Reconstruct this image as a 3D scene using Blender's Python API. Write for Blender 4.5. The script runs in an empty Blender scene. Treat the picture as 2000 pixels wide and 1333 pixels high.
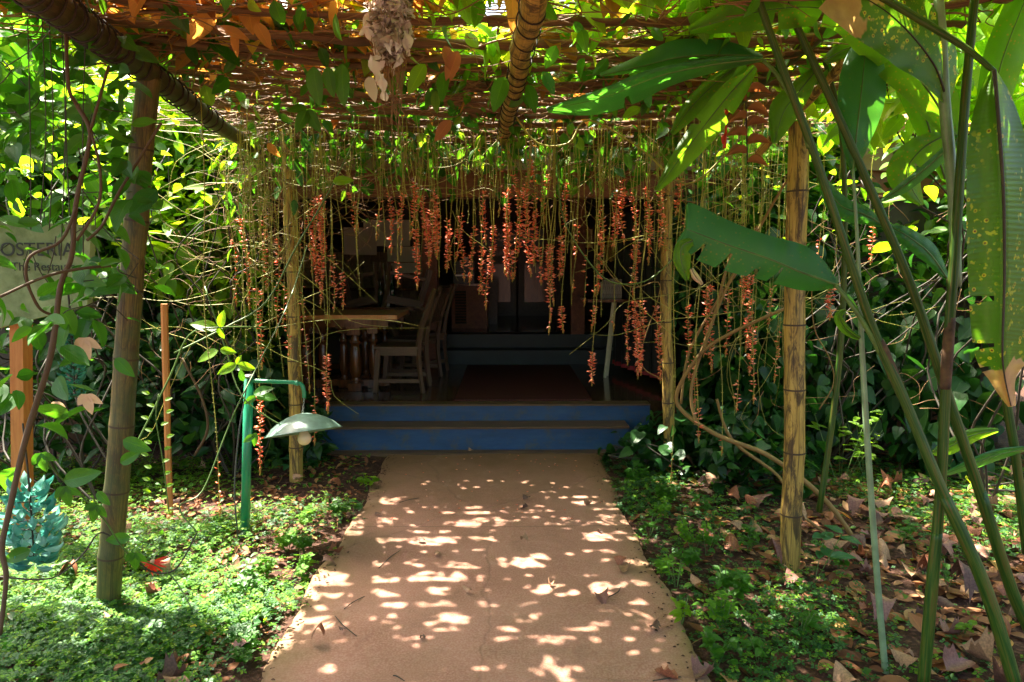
import bpy, math, random
import numpy as np
from mathutils import Vector, Matrix
from math import sin, cos, pi, radians as R

random.seed(11)
rng = np.random.default_rng(7)
sc = bpy.context.scene
col = sc.collection

# ------------------------------------------------------------------ camera
F = 1333.33
PITCH = math.atan(152.0 / F)
YAW = -math.atan(15.0 / F)
cam_d = bpy.data.cameras.new('camera')
cam = bpy.data.objects.new('camera', cam_d)
col.objects.link(cam)
cam.location = (0, 0, 1.6)
cam.rotation_euler = (pi / 2 - PITCH, 0, YAW)
cam_d.lens = 24.0
cam_d.sensor_width = 36.0
cam_d.clip_end = 2000
cam_d.clip_start = 0.05
sc.camera = cam

# ------------------------------------------------------------------ sky, sun, exposure
SUN_EL, SUN_AZ = R(62), R(50)          # azimuth measured from +Y towards -X (ahead and to the left)
SUN = Vector((-sin(SUN_AZ) * cos(SUN_EL), cos(SUN_AZ) * cos(SUN_EL), sin(SUN_EL)))
world = bpy.data.worlds.new('World')
sc.world = world
world.use_nodes = True
wn = world.node_tree.nodes
wl = world.node_tree.links
bg = wn['Background']
sky = wn.new('ShaderNodeTexSky')
sky.sky_type = 'NISHITA'
sky.sun_disc = False
sky.sun_elevation = SUN_EL
sky.sun_rotation = -SUN_AZ
sky.air_density = 1.0
sky.dust_density = 7.0
sky.ozone_density = 1.0
wl.new(sky.outputs[0], bg.inputs[0])
bg.inputs[1].default_value = 0.10
ld = bpy.data.lights.new('sun', 'SUN')
ld.energy = 5.0
ld.angle = R(0.6)
ld.color = (1.0, 0.93, 0.80)
sun = bpy.data.objects.new('sun', ld)
col.objects.link(sun)
sun.rotation_euler = SUN.to_track_quat('Z', 'Y').to_euler()
sc.view_settings.view_transform = 'Standard'
sc.view_settings.look = 'None'
sc.view_settings.gamma = 1.0
sc.view_settings.exposure = 3.12
sc.cycles.use_denoising = True
sc.cycles.max_bounces = 8
sc.cycles.diffuse_bounces = 5
sc.cycles.glossy_bounces = 3
sc.cycles.transmission_bounces = 5
sc.cycles.sample_clamp_indirect = 4.0

# ------------------------------------------------------------------ pixel -> point helpers
CR = cam.rotation_euler.to_matrix()
CO = Vector((0, 0, 1.6))

def W(px, py, y):
    v = CR @ Vector(((px - 1000) / F, -(py - 666.5) / F, -1))
    return CO + v * (y / v.y)

def G(px, py, z=0.0):
    v = CR @ Vector(((px - 1000) / F, -(py - 666.5) / F, -1))
    return CO + v * ((z - 1.6) / v.z)

def ground_hit(p):                      # p (N,3) -> where its shadow falls
    t = p[:, 2] / SUN.z
    return p[:, 0] - SUN.x * t, p[:, 1] - SUN.y * t

# ------------------------------------------------------------------ tagging
def tag(o, label=None, cat=None, group=None, kind=None):
    if label: o['label'] = label
    if cat: o['category'] = cat
    if group: o['group'] = group
    if kind: o['kind'] = kind
    return o

def empty(name, loc=(0, 0, 0), label=None, cat=None, group=None, rz=0, parent=None):
    o = bpy.data.objects.new(name, None)
    o.empty_display_size = 0.1
    col.objects.link(o)
    o.location = loc
    o.rotation_euler = (0, 0, rz)
    if parent: o.parent = parent
    return tag(o, label, cat, group)

def copy_tree(o, parent=None):
    c = o.copy()
    col.objects.link(c)
    c.parent = parent
    for ch in list(o.children): copy_tree(ch, c)
    return c

# ------------------------------------------------------------------ mesh builder
class MB:
    def __init__(s):
        s.v = []; s.uv = []; s.f = []; s.n = 0
    def add(s, v, f, uv=None):
        v = np.asarray(v, float).reshape(-1, 3)
        uv = np.zeros((len(v), 2)) if uv is None else np.asarray(uv, float).reshape(-1, 2)
        s.v.append(v); s.uv.append(uv)
        if isinstance(f, np.ndarray):
            s.f.append(f + s.n)
        else:
            by = {}
            for q in f: by.setdefault(len(q), []).append(q)
            for q in by.values(): s.f.append(np.array(q, int) + s.n)
        s.n += len(v)
        return s
    def box(s, a, b):
        (x0, y0, z0), (x1, y1, z1) = a, b
        v = [(x0, y0, z0), (x1, y0, z0), (x1, y1, z0), (x0, y1, z0), (x0, y0, z1), (x1, y0, z1), (x1, y1, z1), (x0, y1, z1)]
        f = [(0, 3, 2, 1), (4, 5, 6, 7), (0, 1, 5, 4), (1, 2, 6, 5), (2, 3, 7, 6), (3, 0, 4, 7)]
        L = max(abs(x1 - x0), abs(y1 - y0), abs(z1 - z0))
        return s.add(v, f, [(p[0] + p[1], p[2]) for p in v])
    def bar(s, p, q, w, h, up=(0, 0, 1)):           # box along p->q
        p, q = Vector(p), Vector(q)
        d = (q - p).normalized()
        x = d.cross(Vector(up))
        if x.length < 1e-4: x = d.cross(Vector((1, 0, 0)))
        x.normalize(); u = x.cross(d)
        L = (q - p).length
        v = []
        for e, l in ((p, 0), (q, L)):
            for a, b in ((-1, -1), (1, -1), (1, 1), (-1, 1)):
                v.append(e + x * a * w / 2 + u * b * h / 2)
        f = [(0, 1, 2, 3), (7, 6, 5, 4), (0, 4, 5, 1), (1, 5, 6, 2), (2, 6, 7, 3), (3, 7, 4, 0)]
        uv = [(0, 0), (w, 0), (w + h, 0), (h, 0), (0, L), (w, L), (w + h, L), (h, L)]
        return s.add([tuple(a) for a in v], f, uv)
    def tube(s, pts, rad, sides=8, n=None, caps=True, rough=0.0):
        P = np.array([tuple(p) for p in pts], float)
        k = len(P)
        rad = np.full(k, rad, float) if np.isscalar(rad) else np.array(rad, float)
        if n is None: n = k if k == 2 else (k - 1) * 5 + 1
        t = np.linspace(0, k - 1, n)
        i = np.clip(t.astype(int), 0, k - 2); u = (t - i)[:, None]
        p0 = P[np.clip(i - 1, 0, k - 1)]; p1 = P[i]; p2 = P[i + 1]; p3 = P[np.clip(i + 2, 0, k - 1)]
        C = 0.5 * (2 * p1 + (p2 - p0) * u + (2 * p0 - 5 * p1 + 4 * p2 - p3) * u ** 2 + (3 * p1 - p0 - 3 * p2 + p3) * u ** 3)
        r = np.interp(t, np.arange(k), rad)
        T = np.gradient(C, axis=0); T /= np.linalg.norm(T, axis=1)[:, None] + 1e-9
        a = np.array([1.0, 0, 0]) if abs(T[0][0]) < 0.9 else np.array([0, 1.0, 0])
        N = np.cross(T[0], a); N /= np.linalg.norm(N)
        Ns = [N]
        for j in range(1, n):
            N = Ns[-1] - T[j] * np.dot(Ns[-1], T[j]); N /= np.linalg.norm(N) + 1e-9
            Ns.append(N)
        Ns = np.array(Ns); B = np.cross(T, Ns)
        ang = np.linspace(0, 2 * pi, sides, endpoint=False)
        rr = r[:, None] * np.ones(sides)[None]
        if rough: rr = rr * (1 + rough * rng.standard_normal(rr.shape))
        V = C[:, None] + rr[..., None] * (np.cos(ang)[None, :, None] * Ns[:, None] + np.sin(ang)[None, :, None] * B[:, None])
        L = np.concatenate([[0], np.cumsum(np.linalg.norm(np.diff(C, axis=0), axis=1))])
        UV = np.stack([np.broadcast_to(ang / (2 * pi), (n, sides)), np.broadcast_to(L[:, None], (n, sides))], -1)
        I = np.arange(n * sides).reshape(n, sides)
        q = np.stack([I[:-1], np.roll(I[:-1], -1, 1), np.roll(I[1:], -1, 1), I[1:]], -1).reshape(-1, 4)
        base = s.n
        s.add(V.reshape(-1, 3), q, UV.reshape(-1, 2))
        if caps:
            s.f.append(np.array([I[0][::-1] + base])); s.f.append(np.array([I[-1] + base]))
        return s
    def lathe(s, prof, o=(0, 0, 0), sides=16):       # prof [(r,z)]
        prof = np.array(prof, float); n = len(prof)
        ang = np.linspace(0, 2 * pi, sides, endpoint=False)
        V = np.stack([prof[:, :1] * np.cos(ang) + o[0], prof[:, :1] * np.sin(ang) + o[1], np.broadcast_to(prof[:, 1:] + o[2], (n, sides))], -1)
        I = np.arange(n * sides).reshape(n, sides)
        q = np.stack([I[:-1], np.roll(I[:-1], -1, 1), np.roll(I[1:], -1, 1), I[1:]], -1).reshape(-1, 4)
        UV = np.stack([np.broadcast_to(ang / (2 * pi), (n, sides)), np.broadcast_to(prof[:, 1:], (n, sides))], -1)
        return s.add(V.reshape(-1, 3), q, UV.reshape(-1, 2))
    def scatter(s, tmpl, pos, ax, nr, sc_, wid=None):
        """tmpl=(verts, faces, uv): x across, y along, z normal"""
        tv, tf, tu = tmpl
        pos = np.asarray(pos); N = len(pos)
        if N == 0: return s
        ax = ax / (np.linalg.norm(ax, axis=1)[:, None] + 1e-9)
        nr = nr - ax * np.sum(nr * ax, 1)[:, None]
        nr = nr / (np.linalg.norm(nr, axis=1)[:, None] + 1e-9)
        xx = np.cross(ax, nr)
        sc_ = np.broadcast_to(np.asarray(sc_, float), (N,))
        w = sc_ if wid is None else sc_ * wid
        V = pos[:, None] + tv[None, :, :1] * xx[:, None] * w[:, None, None] + tv[None, :, 1:2] * ax[:, None] * sc_[:, None, None] + tv[None, :, 2:3] * nr[:, None] * sc_[:, None, None]
        k = len(tv)
        fs = []
        by = {}
        for q in tf: by.setdefault(len(q), []).append(q)
        off = (np.arange(N) * k)[:, None, None]
        for q in by.values():
            q = np.array(q, int)
            s.f.append((q[None] + off).reshape(-1, q.shape[1]) + s.n)
        s.v.append(V.reshape(-1, 3)); s.uv.append(np.tile(tu, (N, 1))); s.n += N * k
        return s
    def build(s, name, mat, parent=None, smooth=True, loc=None):
        me = bpy.data.meshes.new(name)
        if s.n:
            V = np.concatenate(s.v); UV = np.concatenate(s.uv)
            li = np.concatenate([q.reshape(-1) for q in s.f])
            tot = np.concatenate([np.full(len(q), q.shape[1]) for q in s.f])
            st = np.concatenate([[0], np.cumsum(tot)[:-1]])
            me.vertices.add(len(V)); me.vertices.foreach_set('co', V.astype(np.float32).ravel())
            me.loops.add(len(li)); me.loops.foreach_set('vertex_index', li.astype(np.int32))
            me.polygons.add(len(tot)); me.polygons.foreach_set('loop_start', st.astype(np.int32))
            me.polygons.foreach_set('loop_total', tot.astype(np.int32))
            me.polygons.foreach_set('use_smooth', np.full(len(tot), smooth))
            ul = me.uv_layers.new(name='uv')
            ul.data.foreach_set('uv', UV[li].astype(np.float32).ravel())
            me.update(calc_edges=True)
            me.validate()
        if mat: me.materials.append(mat)
        o = bpy.data.objects.new(name, me)
        col.objects.link(o)
        if parent: o.parent = parent
        if loc: o.location = loc
        return o

# ------------------------------------------------------------------ leaf templates
def leaf_tmpl(prof, rows=6, fold=0.12, droop=0.18, cols=1, wave=0.0, seed=0):
    """prof(t)->half width; 2*cols+1 columns"""
    r = random.Random(seed)
    v, uv = [], []
    ts = [i / (rows - 1) for i in range(rows)]
    for t in ts:
        w = max(prof(t), 0.004)
        for c in range(-cols, cols + 1):
            a = c / cols
            wz = wave * sin(t * 9 + (1 if a > 0 else 0) * 1.7 + seed) * abs(a)
            v.append((a * w, t, abs(a) * w * fold * 2 - droop * t * t + wz))
            uv.append((0.5 + 0.5 * a, t))
    n = 2 * cols + 1
    f = []
    for i in range(rows - 1):
        for c in range(n - 1):
            f.append((i * n + c, i * n + c + 1, (i + 1) * n + c + 1, (i + 1) * n + c))
    return np.array(v), f, np.array(uv)

ovate = lambda w: (lambda t: w * (sin(pi * min(1, t ** 0.75)) ** 0.8) * (1.0 if t < 1 else 0))
def lance(w): return lambda t: w * sin(pi * t ** 0.85) ** 0.9 if 0 < t < 1 else 0.0
def heart(w): return lambda t: w * (min(1, (t + .06) * 6) ** .5) * (1 - t ** 2.2) if t < 1 else 0.0

T_OV = [leaf_tmpl(ovate(.30), 5, .2, d, 1, 0.0, i) for i, d in enumerate((.05, .2, .35))]
T_OVF = [leaf_tmpl(ovate(.27), 9, .18, d, 2, .015, i) for i, d in enumerate((.05, .2, .4, -.08))]
T_HE = [leaf_tmpl(heart(.40), 6, .12, d, 1, 0.0, i) for i, d in enumerate((.05, .25, .4))]
T_LA = [leaf_tmpl(lance(.13), 7, .2, d, 1, .0, i) for i, d in enumerate((.1, .35, .6))]
T_PET = [leaf_tmpl(lance(.22), 4, .5, .1, 1)]

def merge_t(parts):
    V, Fc, U, n = [], [], [], 0
    for (v, f, u), ang, s, off in parts:
        v = v * s
        c, sn = cos(ang), sin(ang)
        w = np.stack([v[:, 0] * c - v[:, 1] * sn + off[0], v[:, 0] * sn + v[:, 1] * c + off[1], v[:, 2] + off[2]], 1)
        V.append(w); U.append(u); Fc += [tuple(i + n for i in q) for q in f]; n += len(v)
    return np.concatenate(V), Fc, np.concatenate(U)

_lobe = leaf_tmpl(ovate(.26), 6, .1, .2, 1)
T_TRI = merge_t([(_lobe, 0, 1.0, (0, 0, 0.002)), (_lobe, R(48), .78, (0, 0, 0)), (_lobe, R(-48), .78, (0, 0, 0.001))])
_q = leaf_tmpl(ovate(.36), 3, .15, .0, 1)
T_CLO = merge_t([(_q, R(38), 1, (0, .12, 0)), (_q, R(-38), 1, (0, .12, 0.004)), (_q, R(125), .92, (0, -.05, 0)), (_q, R(-125), .92, (0, -.05, 0.004))])
def petal8():                      # small closed bract
    v = np.array([(0, 0, 0), (.2, .4, 0), (0, .45, .17), (-.2, .4, 0), (0, .45, -.14), (0, 1, .05)])
    f = [(0, 1, 2), (0, 2, 3), (0, 3, 4), (0, 4, 1), (5, 2, 1), (5, 3, 2), (5, 4, 3), (5, 1, 4)]
    return v, f, v[:, :2] * 1.0 + np.array([.5, 0])
T_BRACT = petal8()

def claw_tmpl():
    v, f, uv = leaf_tmpl(lance(.20), 9, .75, 0, 2)
    t = v[:, 1].copy(); th = 2.3 * t
    y = .55 * np.sin(th * .95); z = .45 * (1 - np.cos(th))
    o = v.copy(); o[:, 1] = y - v[:, 2] * np.sin(th) * .8; o[:, 2] = z + v[:, 2] * np.cos(th) * .8
    return o, f, uv
T_CLAW = claw_tmpl()

def rand_unit(N):
    v = rng.standard_normal((N, 3))
    return v / np.linalg.norm(v, axis=1)[:, None]

# ------------------------------------------------------------------ materials
def lin(h):
    h = h.lstrip('#'); c = [int(h[i:i + 2], 16) / 255 for i in (0, 2, 4)]
    return tuple((x / 12.92 if x <= .04045 else ((x + .055) / 1.055) ** 2.4) for x in c) + (1,)

class NT:
    def __init__(s, name):
        s.m = bpy.data.materials.new(name); s.m.use_nodes = True
        s.t = s.m.node_tree; s.n = s.t.nodes; s.l = s.t.links
        s.n.clear(); s.out = s.n.new('ShaderNodeOutputMaterial')
    def node(s, typ, ins=None, **kw):
        n = s.n.new(typ)
        for k, v in kw.items(): setattr(n, k, v)
        for k, v in (ins or {}).items():
            if isinstance(v, bpy.types.NodeSocket): s.l.new(v, n.inputs[k])
            else: n.inputs[k].default_value = v
        return n
    def ramp(s, fac, stops, interp='LINEAR'):
        n = s.n.new('ShaderNodeValToRGB'); n.color_ramp.interpolation = interp
        e = n.color_ramp.elements
        while len(e) < len(stops): e.new(0.5)
        for el, (p, c) in zip(e, stops):
            el.position = p; el.color = c if len(c) == 4 else tuple(c) + (1,)
        s.l.new(fac, n.inputs[0]); return n.outputs[0]
    def math(s, op, a, b=0.0, c=None, clamp=False):
        n = s.n.new('ShaderNodeMath'); n.operation = op; n.use_clamp = clamp
        for i, x in enumerate((a, b) if c is None else (a, b, c)):
            if isinstance(x, bpy.types.NodeSocket): s.l.new(x, n.inputs[i])
            else: n.inputs[i].default_value = x
        return n.outputs[0]
    def mix(s, fac, a, b, mode='MIX'):
        n = s.n.new('ShaderNodeMixRGB'); n.blend_type = mode
        for k, x in (('Fac', fac), ('Color1', a), ('Color2', b)):
            if isinstance(x, bpy.types.NodeSocket): s.l.new(x, n.inputs[k])
            else: n.inputs[k].default_value = x if not isinstance(x, tuple) or len(x) == 4 else x + (1,)
        return n.outputs[0]
    def noise(s, scale, detail=3, rough=.55, vec=None, dist=0.0, out=0):
        n = s.node('ShaderNodeTexNoise', {'Scale': scale, 'Detail': detail, 'Roughness': rough, 'Distortion': dist})
        if vec is not None: s.l.new(vec, n.inputs['Vector'])
        return n.outputs[out]
    def bump(s, h, strength=.4, dist=.01, nrm=None):
        n = s.node('ShaderNodeBump', {'Strength': strength, 'Distance': dist, 'Height': h})
        if nrm is not None: s.l.new(nrm, n.inputs['Normal'])
        return n.outputs[0]
    def finish(s, sh):
        s.l.new(sh, s.out.inputs['Surface']); return s.m
    def pbr(s, colr, rough=.6, nrm=None, spec=.5, metal=0.0, coat=0.0):
        ins = {'Base Color': colr, 'Roughness': rough, 'Specular IOR Level': spec, 'Metallic': metal, 'Coat Weight': coat}
        if nrm is not None: ins['Normal'] = nrm
        return s.node('ShaderNodeBsdfPrincipled', ins).outputs[0]
    @property
    def obj(s):
        return s.node('ShaderNodeTexCoord').outputs['Object']
    @property
    def uv(s):
        return s.node('ShaderNodeTexCoord').outputs['UV']

def leaf_mat(name, stops, trans=.42, tmul=(3.6, 3.2, 1.2), rough=.38, vein=.5, spec=.33, lateral=14.0, spots=0.0, hot=None):
    t = NT(name)
    g = t.node('ShaderNodeNewGeometry')
    rnd = g.outputs['Random Per Island']
    base = t.ramp(rnd, stops)
    uv = t.node('ShaderNodeSeparateXYZ', {0: t.uv})
    u, v = uv.outputs[0], uv.outputs[1]
    d = t.math('ABSOLUTE', t.math('SUBTRACT', u, .5))
    mid = t.math('SUBTRACT', 1.0, t.math('MULTIPLY', d, 22.0), clamp=True)
    lat = t.math('SINE', t.math('MULTIPLY', t.math('SUBTRACT', v, t.math('MULTIPLY', d, .55)), 2 * pi * lateral / 2))
    latm = t.math('POWER', t.math('ABSOLUTE', lat), 10.0)
    veins = t.math('MAXIMUM', mid, t.math('MULTIPLY', latm, .35), clamp=True)
    nz = t.noise(9.0, 4, .6, t.obj)
    base = t.mix(t.math('MULTIPLY', t.ramp(nz, [(.35, (0, 0, 0)), (.75, (1, 1, 1))]), .5), base, t.mix(1.0, base, (1.5, 1.35, .8), 'MULTIPLY'))
    base = t.mix(t.math('MULTIPLY', veins, vein), base, t.mix(1.0, base, (1.9, 1.6, 1.3), 'MULTIPLY'))
    if spots:
        vo = t.node('ShaderNodeTexVoronoi', {'Vector': t.obj, 'Scale': 60.0})
        sp = t.ramp(vo.outputs['Distance'], [(.10, (1, 1, 1)), (.28, (0, 0, 0))])
        gate = t.ramp(t.noise(7.0, 3, .6, t.obj), [(.45, (0, 0, 0)), (.58, (1, 1, 1))])
        base = t.mix(t.math('MULTIPLY', t.math('MULTIPLY', sp, gate), spots), base, (.30, .13, .02, 1))
    tc = t.mix(1.0, base, tuple(tmul), 'MULTIPLY')
    h = t.math('SUBTRACT', t.math('MULTIPLY', t.noise(30, 2, .5, t.obj), .3), veins)
    nrm = t.bump(h, .35, .003)
    a = t.pbr(base, rough, nrm, spec)
    b = t.node('ShaderNodeBsdfTranslucent', {'Color': tc, 'Normal': nrm}).outputs[0]
    return t.finish(t.node('ShaderNodeMixShader', {0: trans, 1: a, 2: b}).outputs[0])

M = {}
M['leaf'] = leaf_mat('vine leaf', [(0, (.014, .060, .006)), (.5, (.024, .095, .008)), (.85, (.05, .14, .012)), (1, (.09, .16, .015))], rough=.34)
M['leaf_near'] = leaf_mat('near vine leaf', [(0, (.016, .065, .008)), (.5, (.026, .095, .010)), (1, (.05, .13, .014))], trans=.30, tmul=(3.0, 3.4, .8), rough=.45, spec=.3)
M['leaf_dark'] = leaf_mat('dark leaf', [(0, (.006, .034, .009)), (.6, (.012, .055, .012)), (1, (.028, .085, .015))], trans=.30, rough=.36)  # darker copy of the vine leaf, shade put into the colour of low growth
M['leaf_bright'] = leaf_mat('bright leaf', [(0, (.045, .13, .007)), (.6, (.085, .18, .010)), (1, (.16, .22, .015))], trans=.5, rough=.4, tmul=(3.8, 3.4, 1.0))  # brighter copy of the vine leaf, sunlight put into the colour of upper clumps
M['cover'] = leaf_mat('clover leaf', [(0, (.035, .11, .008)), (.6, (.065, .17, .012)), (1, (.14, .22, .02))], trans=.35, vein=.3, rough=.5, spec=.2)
M['cover_shaded'] = leaf_mat('shaded clover leaf', [(0, (.010, .055, .012)), (.6, (.02, .085, .016)), (1, (.045, .12, .02))], trans=.3, vein=.3, rough=.38)  # darker copy of the clover for shaded ground, shade put into the colour
M['dead'] = leaf_mat('dry leaf', [(0, (.09, .035, .018)), (.35, (.17, .07, .03)), (.7, (.26, .12, .06)), (.93, (.34, .20, .11)), (1, (.36, .22, .05))], trans=.22, tmul=(2.0, 1.3, .7), rough=.6, vein=.35, spec=.25, spots=.5)
M['dead_roof'] = leaf_mat('dry leaf on battens', [(0, (.16, .07, .025)), (.5, (.28, .13, .04)), (.85, (.36, .2, .07)), (1, (.42, .32, .04))], trans=.45, tmul=(2.0, 1.7, .9), rough=.6, vein=.3, spec=.2)
M['heli'] = leaf_mat('broad leaf', [(0, (.018, .085, .038)), (1, (.026, .11, .042))], trans=.30, tmul=(4.5, 4.2, .7), rough=.36, vein=.35, lateral=110, spots=.25)
M['heli_light'] = leaf_mat('light broad leaf', [(0, (.05, .13, .014)), (1, (.08, .17, .018))], trans=.5, tmul=(3.2, 3.0, .8), rough=.38, vein=.35, lateral=110, spots=.7)

def heli_spot():
    t = NT('spotted broad leaf')
    uv = t.node('ShaderNodeSeparateXYZ', {0: t.uv}); u, v = uv.outputs[0], uv.outputs[1]
    o = t.obj
    base = t.mix(t.noise(3.0, 3, .5, o), (.04, .12, .006, 1), (.075, .16, .010, 1))
    d = t.math('ABSOLUTE', t.math('SUBTRACT', u, .5))
    vo = t.node('ShaderNodeTexVoronoi', {'Vector': o, 'Scale': 46.0, 'Randomness': 1.0})
    ring = t.ramp(vo.outputs['Distance'], [(.0, (.10, .03, .008)), (.13, (.16, .06, .01)), (.22, (.45, .36, .03)), (.34, (.2, .25, .02)), (.40, (0, 0, 0))])
    msk = t.ramp(vo.outputs['Distance'], [(.30, (1, 1, 1)), (.42, (0, 0, 0))])
    gate = t.ramp(t.noise(6.0, 3, .6, o), [(.44, (0, 0, 0)), (.54, (1, 1, 1))])
    pick = t.ramp(vo.outputs['Color'], [(.45, (0, 0, 0)), (.5, (1, 1, 1))])
    base = t.mix(t.math('MULTIPLY', t.math('MULTIPLY', msk, gate), pick), base, ring)
    ys = t.ramp(t.noise(38.0, 2, .6, o), [(.60, (0, 0, 0)), (.66, (1, 1, 1))])
    base = t.mix(t.math('MULTIPLY', ys, t.math('MULTIPLY', gate, .7)), base, (.40, .38, .03, 1))
    e = t.math('ADD', v, t.math('MULTIPLY', t.math('SUBTRACT', t.noise(8.0, 3, .6, o), .5), .45))
    e = t.math('ADD', e, t.math('MULTIPLY', d, .22))
    br = t.ramp(e, [(.80, (0, 0, 0)), (.82, (1, 1, 1))])
    base = t.mix(br, base, t.mix(t.noise(20, 3, .5, o), (.26, .12, .06, 1), (.50, .33, .22, 1)))
    lat = t.math('SINE', t.math('MULTIPLY', v, 560.0))
    nrm = t.bump(lat, .2, .0015)
    tc = t.mix(1.0, base, (2.6, 2.6, 1.2), 'MULTIPLY')
    a = t.pbr(base, .38, nrm); b = t.node('ShaderNodeBsdfTranslucent', {'Color': tc}).outputs[0]
    return t.finish(t.node('ShaderNodeMixShader', {0: .4, 1: a, 2: b}).outputs[0])
M['heli_spot'] = heli_spot()

def simple(name, c, rough=.5, spec=.5, metal=0.0, var=.25, scale=12.0, bump=.15, coat=0.0):
    t = NT(name); o = t.obj
    n = t.noise(scale, 5, .6, o)
    c = tuple(c[:3])
    a = tuple(x * (1 - var) for x in c) + (1,); b = tuple(min(1, x * (1 + var)) for x in c) + (1,)
    cc = t.mix(t.ramp(n, [(.3, (0, 0, 0)), (.7, (1, 1, 1))]), a, b)
    return t.finish(t.pbr(cc, rough, t.bump(n, bump, .005) if bump else None, spec, metal, coat))

def woodmat(name, c1, c2, rough=.5, scale=1.0, bump=.3, coat=0.0, uvmap=True, dark=(.02, .012, .008)):
    t = NT(name)
    src = t.uv if uvmap else t.obj
    mp = t.node('ShaderNodeMapping', {'Vector': src, 'Scale': (14 * scale, 1.2 * scale, 14 * scale)})
    n = t.noise(3.0, 6, .65, mp.outputs[0], .4)
    cc = t.mix(t.ramp(n, [(.3, (0, 0, 0)), (.7, (1, 1, 1))]), c1, c2)
    n2 = t.noise(5.0, 4, .6, t.obj)
    cc = t.mix(t.ramp(n2, [(.58, (0, 0, 0)), (.8, (.8, .8, .8))]), cc, dark + (1,))
    return t.finish(t.pbr(cc, rough, t.bump(n, bump, .004), .4, 0, coat))

def bamboo(name, c1, c2, blotch=.6, moss=0.0):
    t = NT(name); o = t.obj
    mp = t.node('ShaderNodeMapping', {'Vector': t.uv, 'Scale': (16, .8, 1)})
    n = t.noise(2.0, 6, .7, mp.outputs[0], .2)
    cc = t.mix(t.ramp(n, [(.3, (0, 0, 0)), (.7, (1, 1, 1))]), c1 + (1,), c2 + (1,))
    mp2 = t.node('ShaderNodeMapping', {'Vector': o, 'Scale': (14, 14, 3.2)})
    bl = t.ramp(t.noise(1.3, 6, .75, mp2.outputs[0], .8), [(.47, (0, 0, 0)), (.58, (1, 1, 1))])
    cc = t.mix(t.math('MULTIPLY', bl, blotch), cc, (.045, .022, .010, 1))
    mp3 = t.node('ShaderNodeMapping', {'Vector': t.uv, 'Scale': (30, 1.2, 1)})
    ck = t.ramp(t.noise(2.0, 3, .5, mp3.outputs[0]), [(.56, (0, 0, 0)), (.60, (1, 1, 1))])
    cc = t.mix(t.math('MULTIPLY', ck, .75), cc, (.03, .018, .01, 1))
    if moss:
        ms = t.ramp(t.noise(4.0, 5, .7, o), [(.40, (0, 0, 0)), (.60, (1, 1, 1))])
        cc = t.mix(t.math('MULTIPLY', ms, moss), cc, (.05, .068, .02, 1))
    return t.finish(t.pbr(cc, .5, t.bump(n, .3, .003), .4))

M['bamboo'] = bamboo('bamboo', (.34, .20, .03), (.56, .37, .09), .9, .22)
M['bamboo_grey'] = bamboo('weathered bamboo', (.09, .065, .016), (.24, .155, .035), .85, .75)
M['beam'] = bamboo('dark mossy beam', (.035, .022, .008), (.10, .065, .022), .8, .8)
M['bark_sheath'] = simple('brown dead sheath', (.07, .035, .015), .8, var=.6, scale=30, bump=.6)
M['bamboo_node'] = simple('bamboo node', (.05, .028, .012), .7)
M['batten'] = woodmat('split batten', (.05, .022, .010, 1), (.22, .11, .045, 1), .75, 1.4, .8)
M['twine'] = simple('dark twine', (.02, .012, .008), .8)
M['dark_wood'] = woodmat('dark polished wood', (.05, .018, .006, 1), (.15, .055, .016, 1), .22, 1.0, .15, .3)
M['grey_wood'] = woodmat('worn chair wood', (.06, .032, .018, 1), (.14, .08, .045, 1), .45, 1.2, .3)
M['warm_wood'] = woodmat('table top wood', (.44, .17, .05, 1), (.62, .28, .09, 1), .3, 1.0, .15, .3)
M['plank'] = woodmat('plank wall', (.11, .07, .035, 1), (.22, .15, .08, 1), .6, .8, .4, uvmap=False)
M['red_wood'] = woodmat('reddish beam wood', (.12, .035, .016, 1), (.22, .07, .03, 1), .5, .7, .3, uvmap=False)
M['black_wood'] = woodmat('dark cabinet wood', (.025, .018, .012, 1), (.06, .04, .025, 1), .4, .8, .3, uvmap=False)
M['stake'] = woodmat('orange stake', (.42, .13, .03, 1), (.56, .22, .06, 1), .6, 1.0, .3, dark=(.12, .04, .015))
M['bark'] = woodmat('vine bark', (.045, .025, .012, 1), (.12, .07, .03, 1), .75, 1.5, .6)
M['liana'] = woodmat('liana bark', (.15, .085, .02, 1), (.28, .17, .05, 1), .65, 1.5, .5, dark=(.06, .035, .012))
M['dark_stem'] = simple('dark stem', (.03, .022, .012), .7)
M['green_stem'] = simple('green stem', (.07, .13, .02), .5, var=.35)
M['tendril'] = simple('tendril', (.26, .24, .035), .55, var=.65, scale=2.5)
M['straw'] = simple('dry twig', (.20, .10, .035), .75, var=.5, scale=8)
def heli_stem():
    t = NT('broad leaf stem')
    mp = t.node('ShaderNodeMapping', {'Vector': t.uv, 'Scale': (10, 2.2, 1)})
    n = t.noise(2.0, 5, .65, mp.outputs[0], .3)
    cc = t.ramp(n, [(.30, (.006, .03, .004)), (.47, (.02, .065, .006)), (.56, (.06, .09, .010)), (.64, (.09, .06, .012)), (.74, (.022, .012, .006))])
    return t.finish(t.pbr(cc, .45, t.bump(n, .3, .003), .3))
M['heli_stem'] = heli_stem()
M['pale_stem'] = simple('pale stem', (.16, .24, .13), .3, var=.3)
def petal_mat(name, stops, trans=.35):
    t = NT(name)
    rnd = t.node('ShaderNodeNewGeometry').outputs['Random Per Island']
    c = t.ramp(rnd, stops)
    a = t.pbr(c, .32, None, .6); b = t.node('ShaderNodeBsdfTranslucent', {'Color': t.mix(1.0, c, (1.3, 1.1, 1.0), 'MULTIPLY')}).outputs[0]
    return t.finish(t.node('ShaderNodeMixShader', {0: trans, 1: a, 2: b}).outputs[0])
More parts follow.
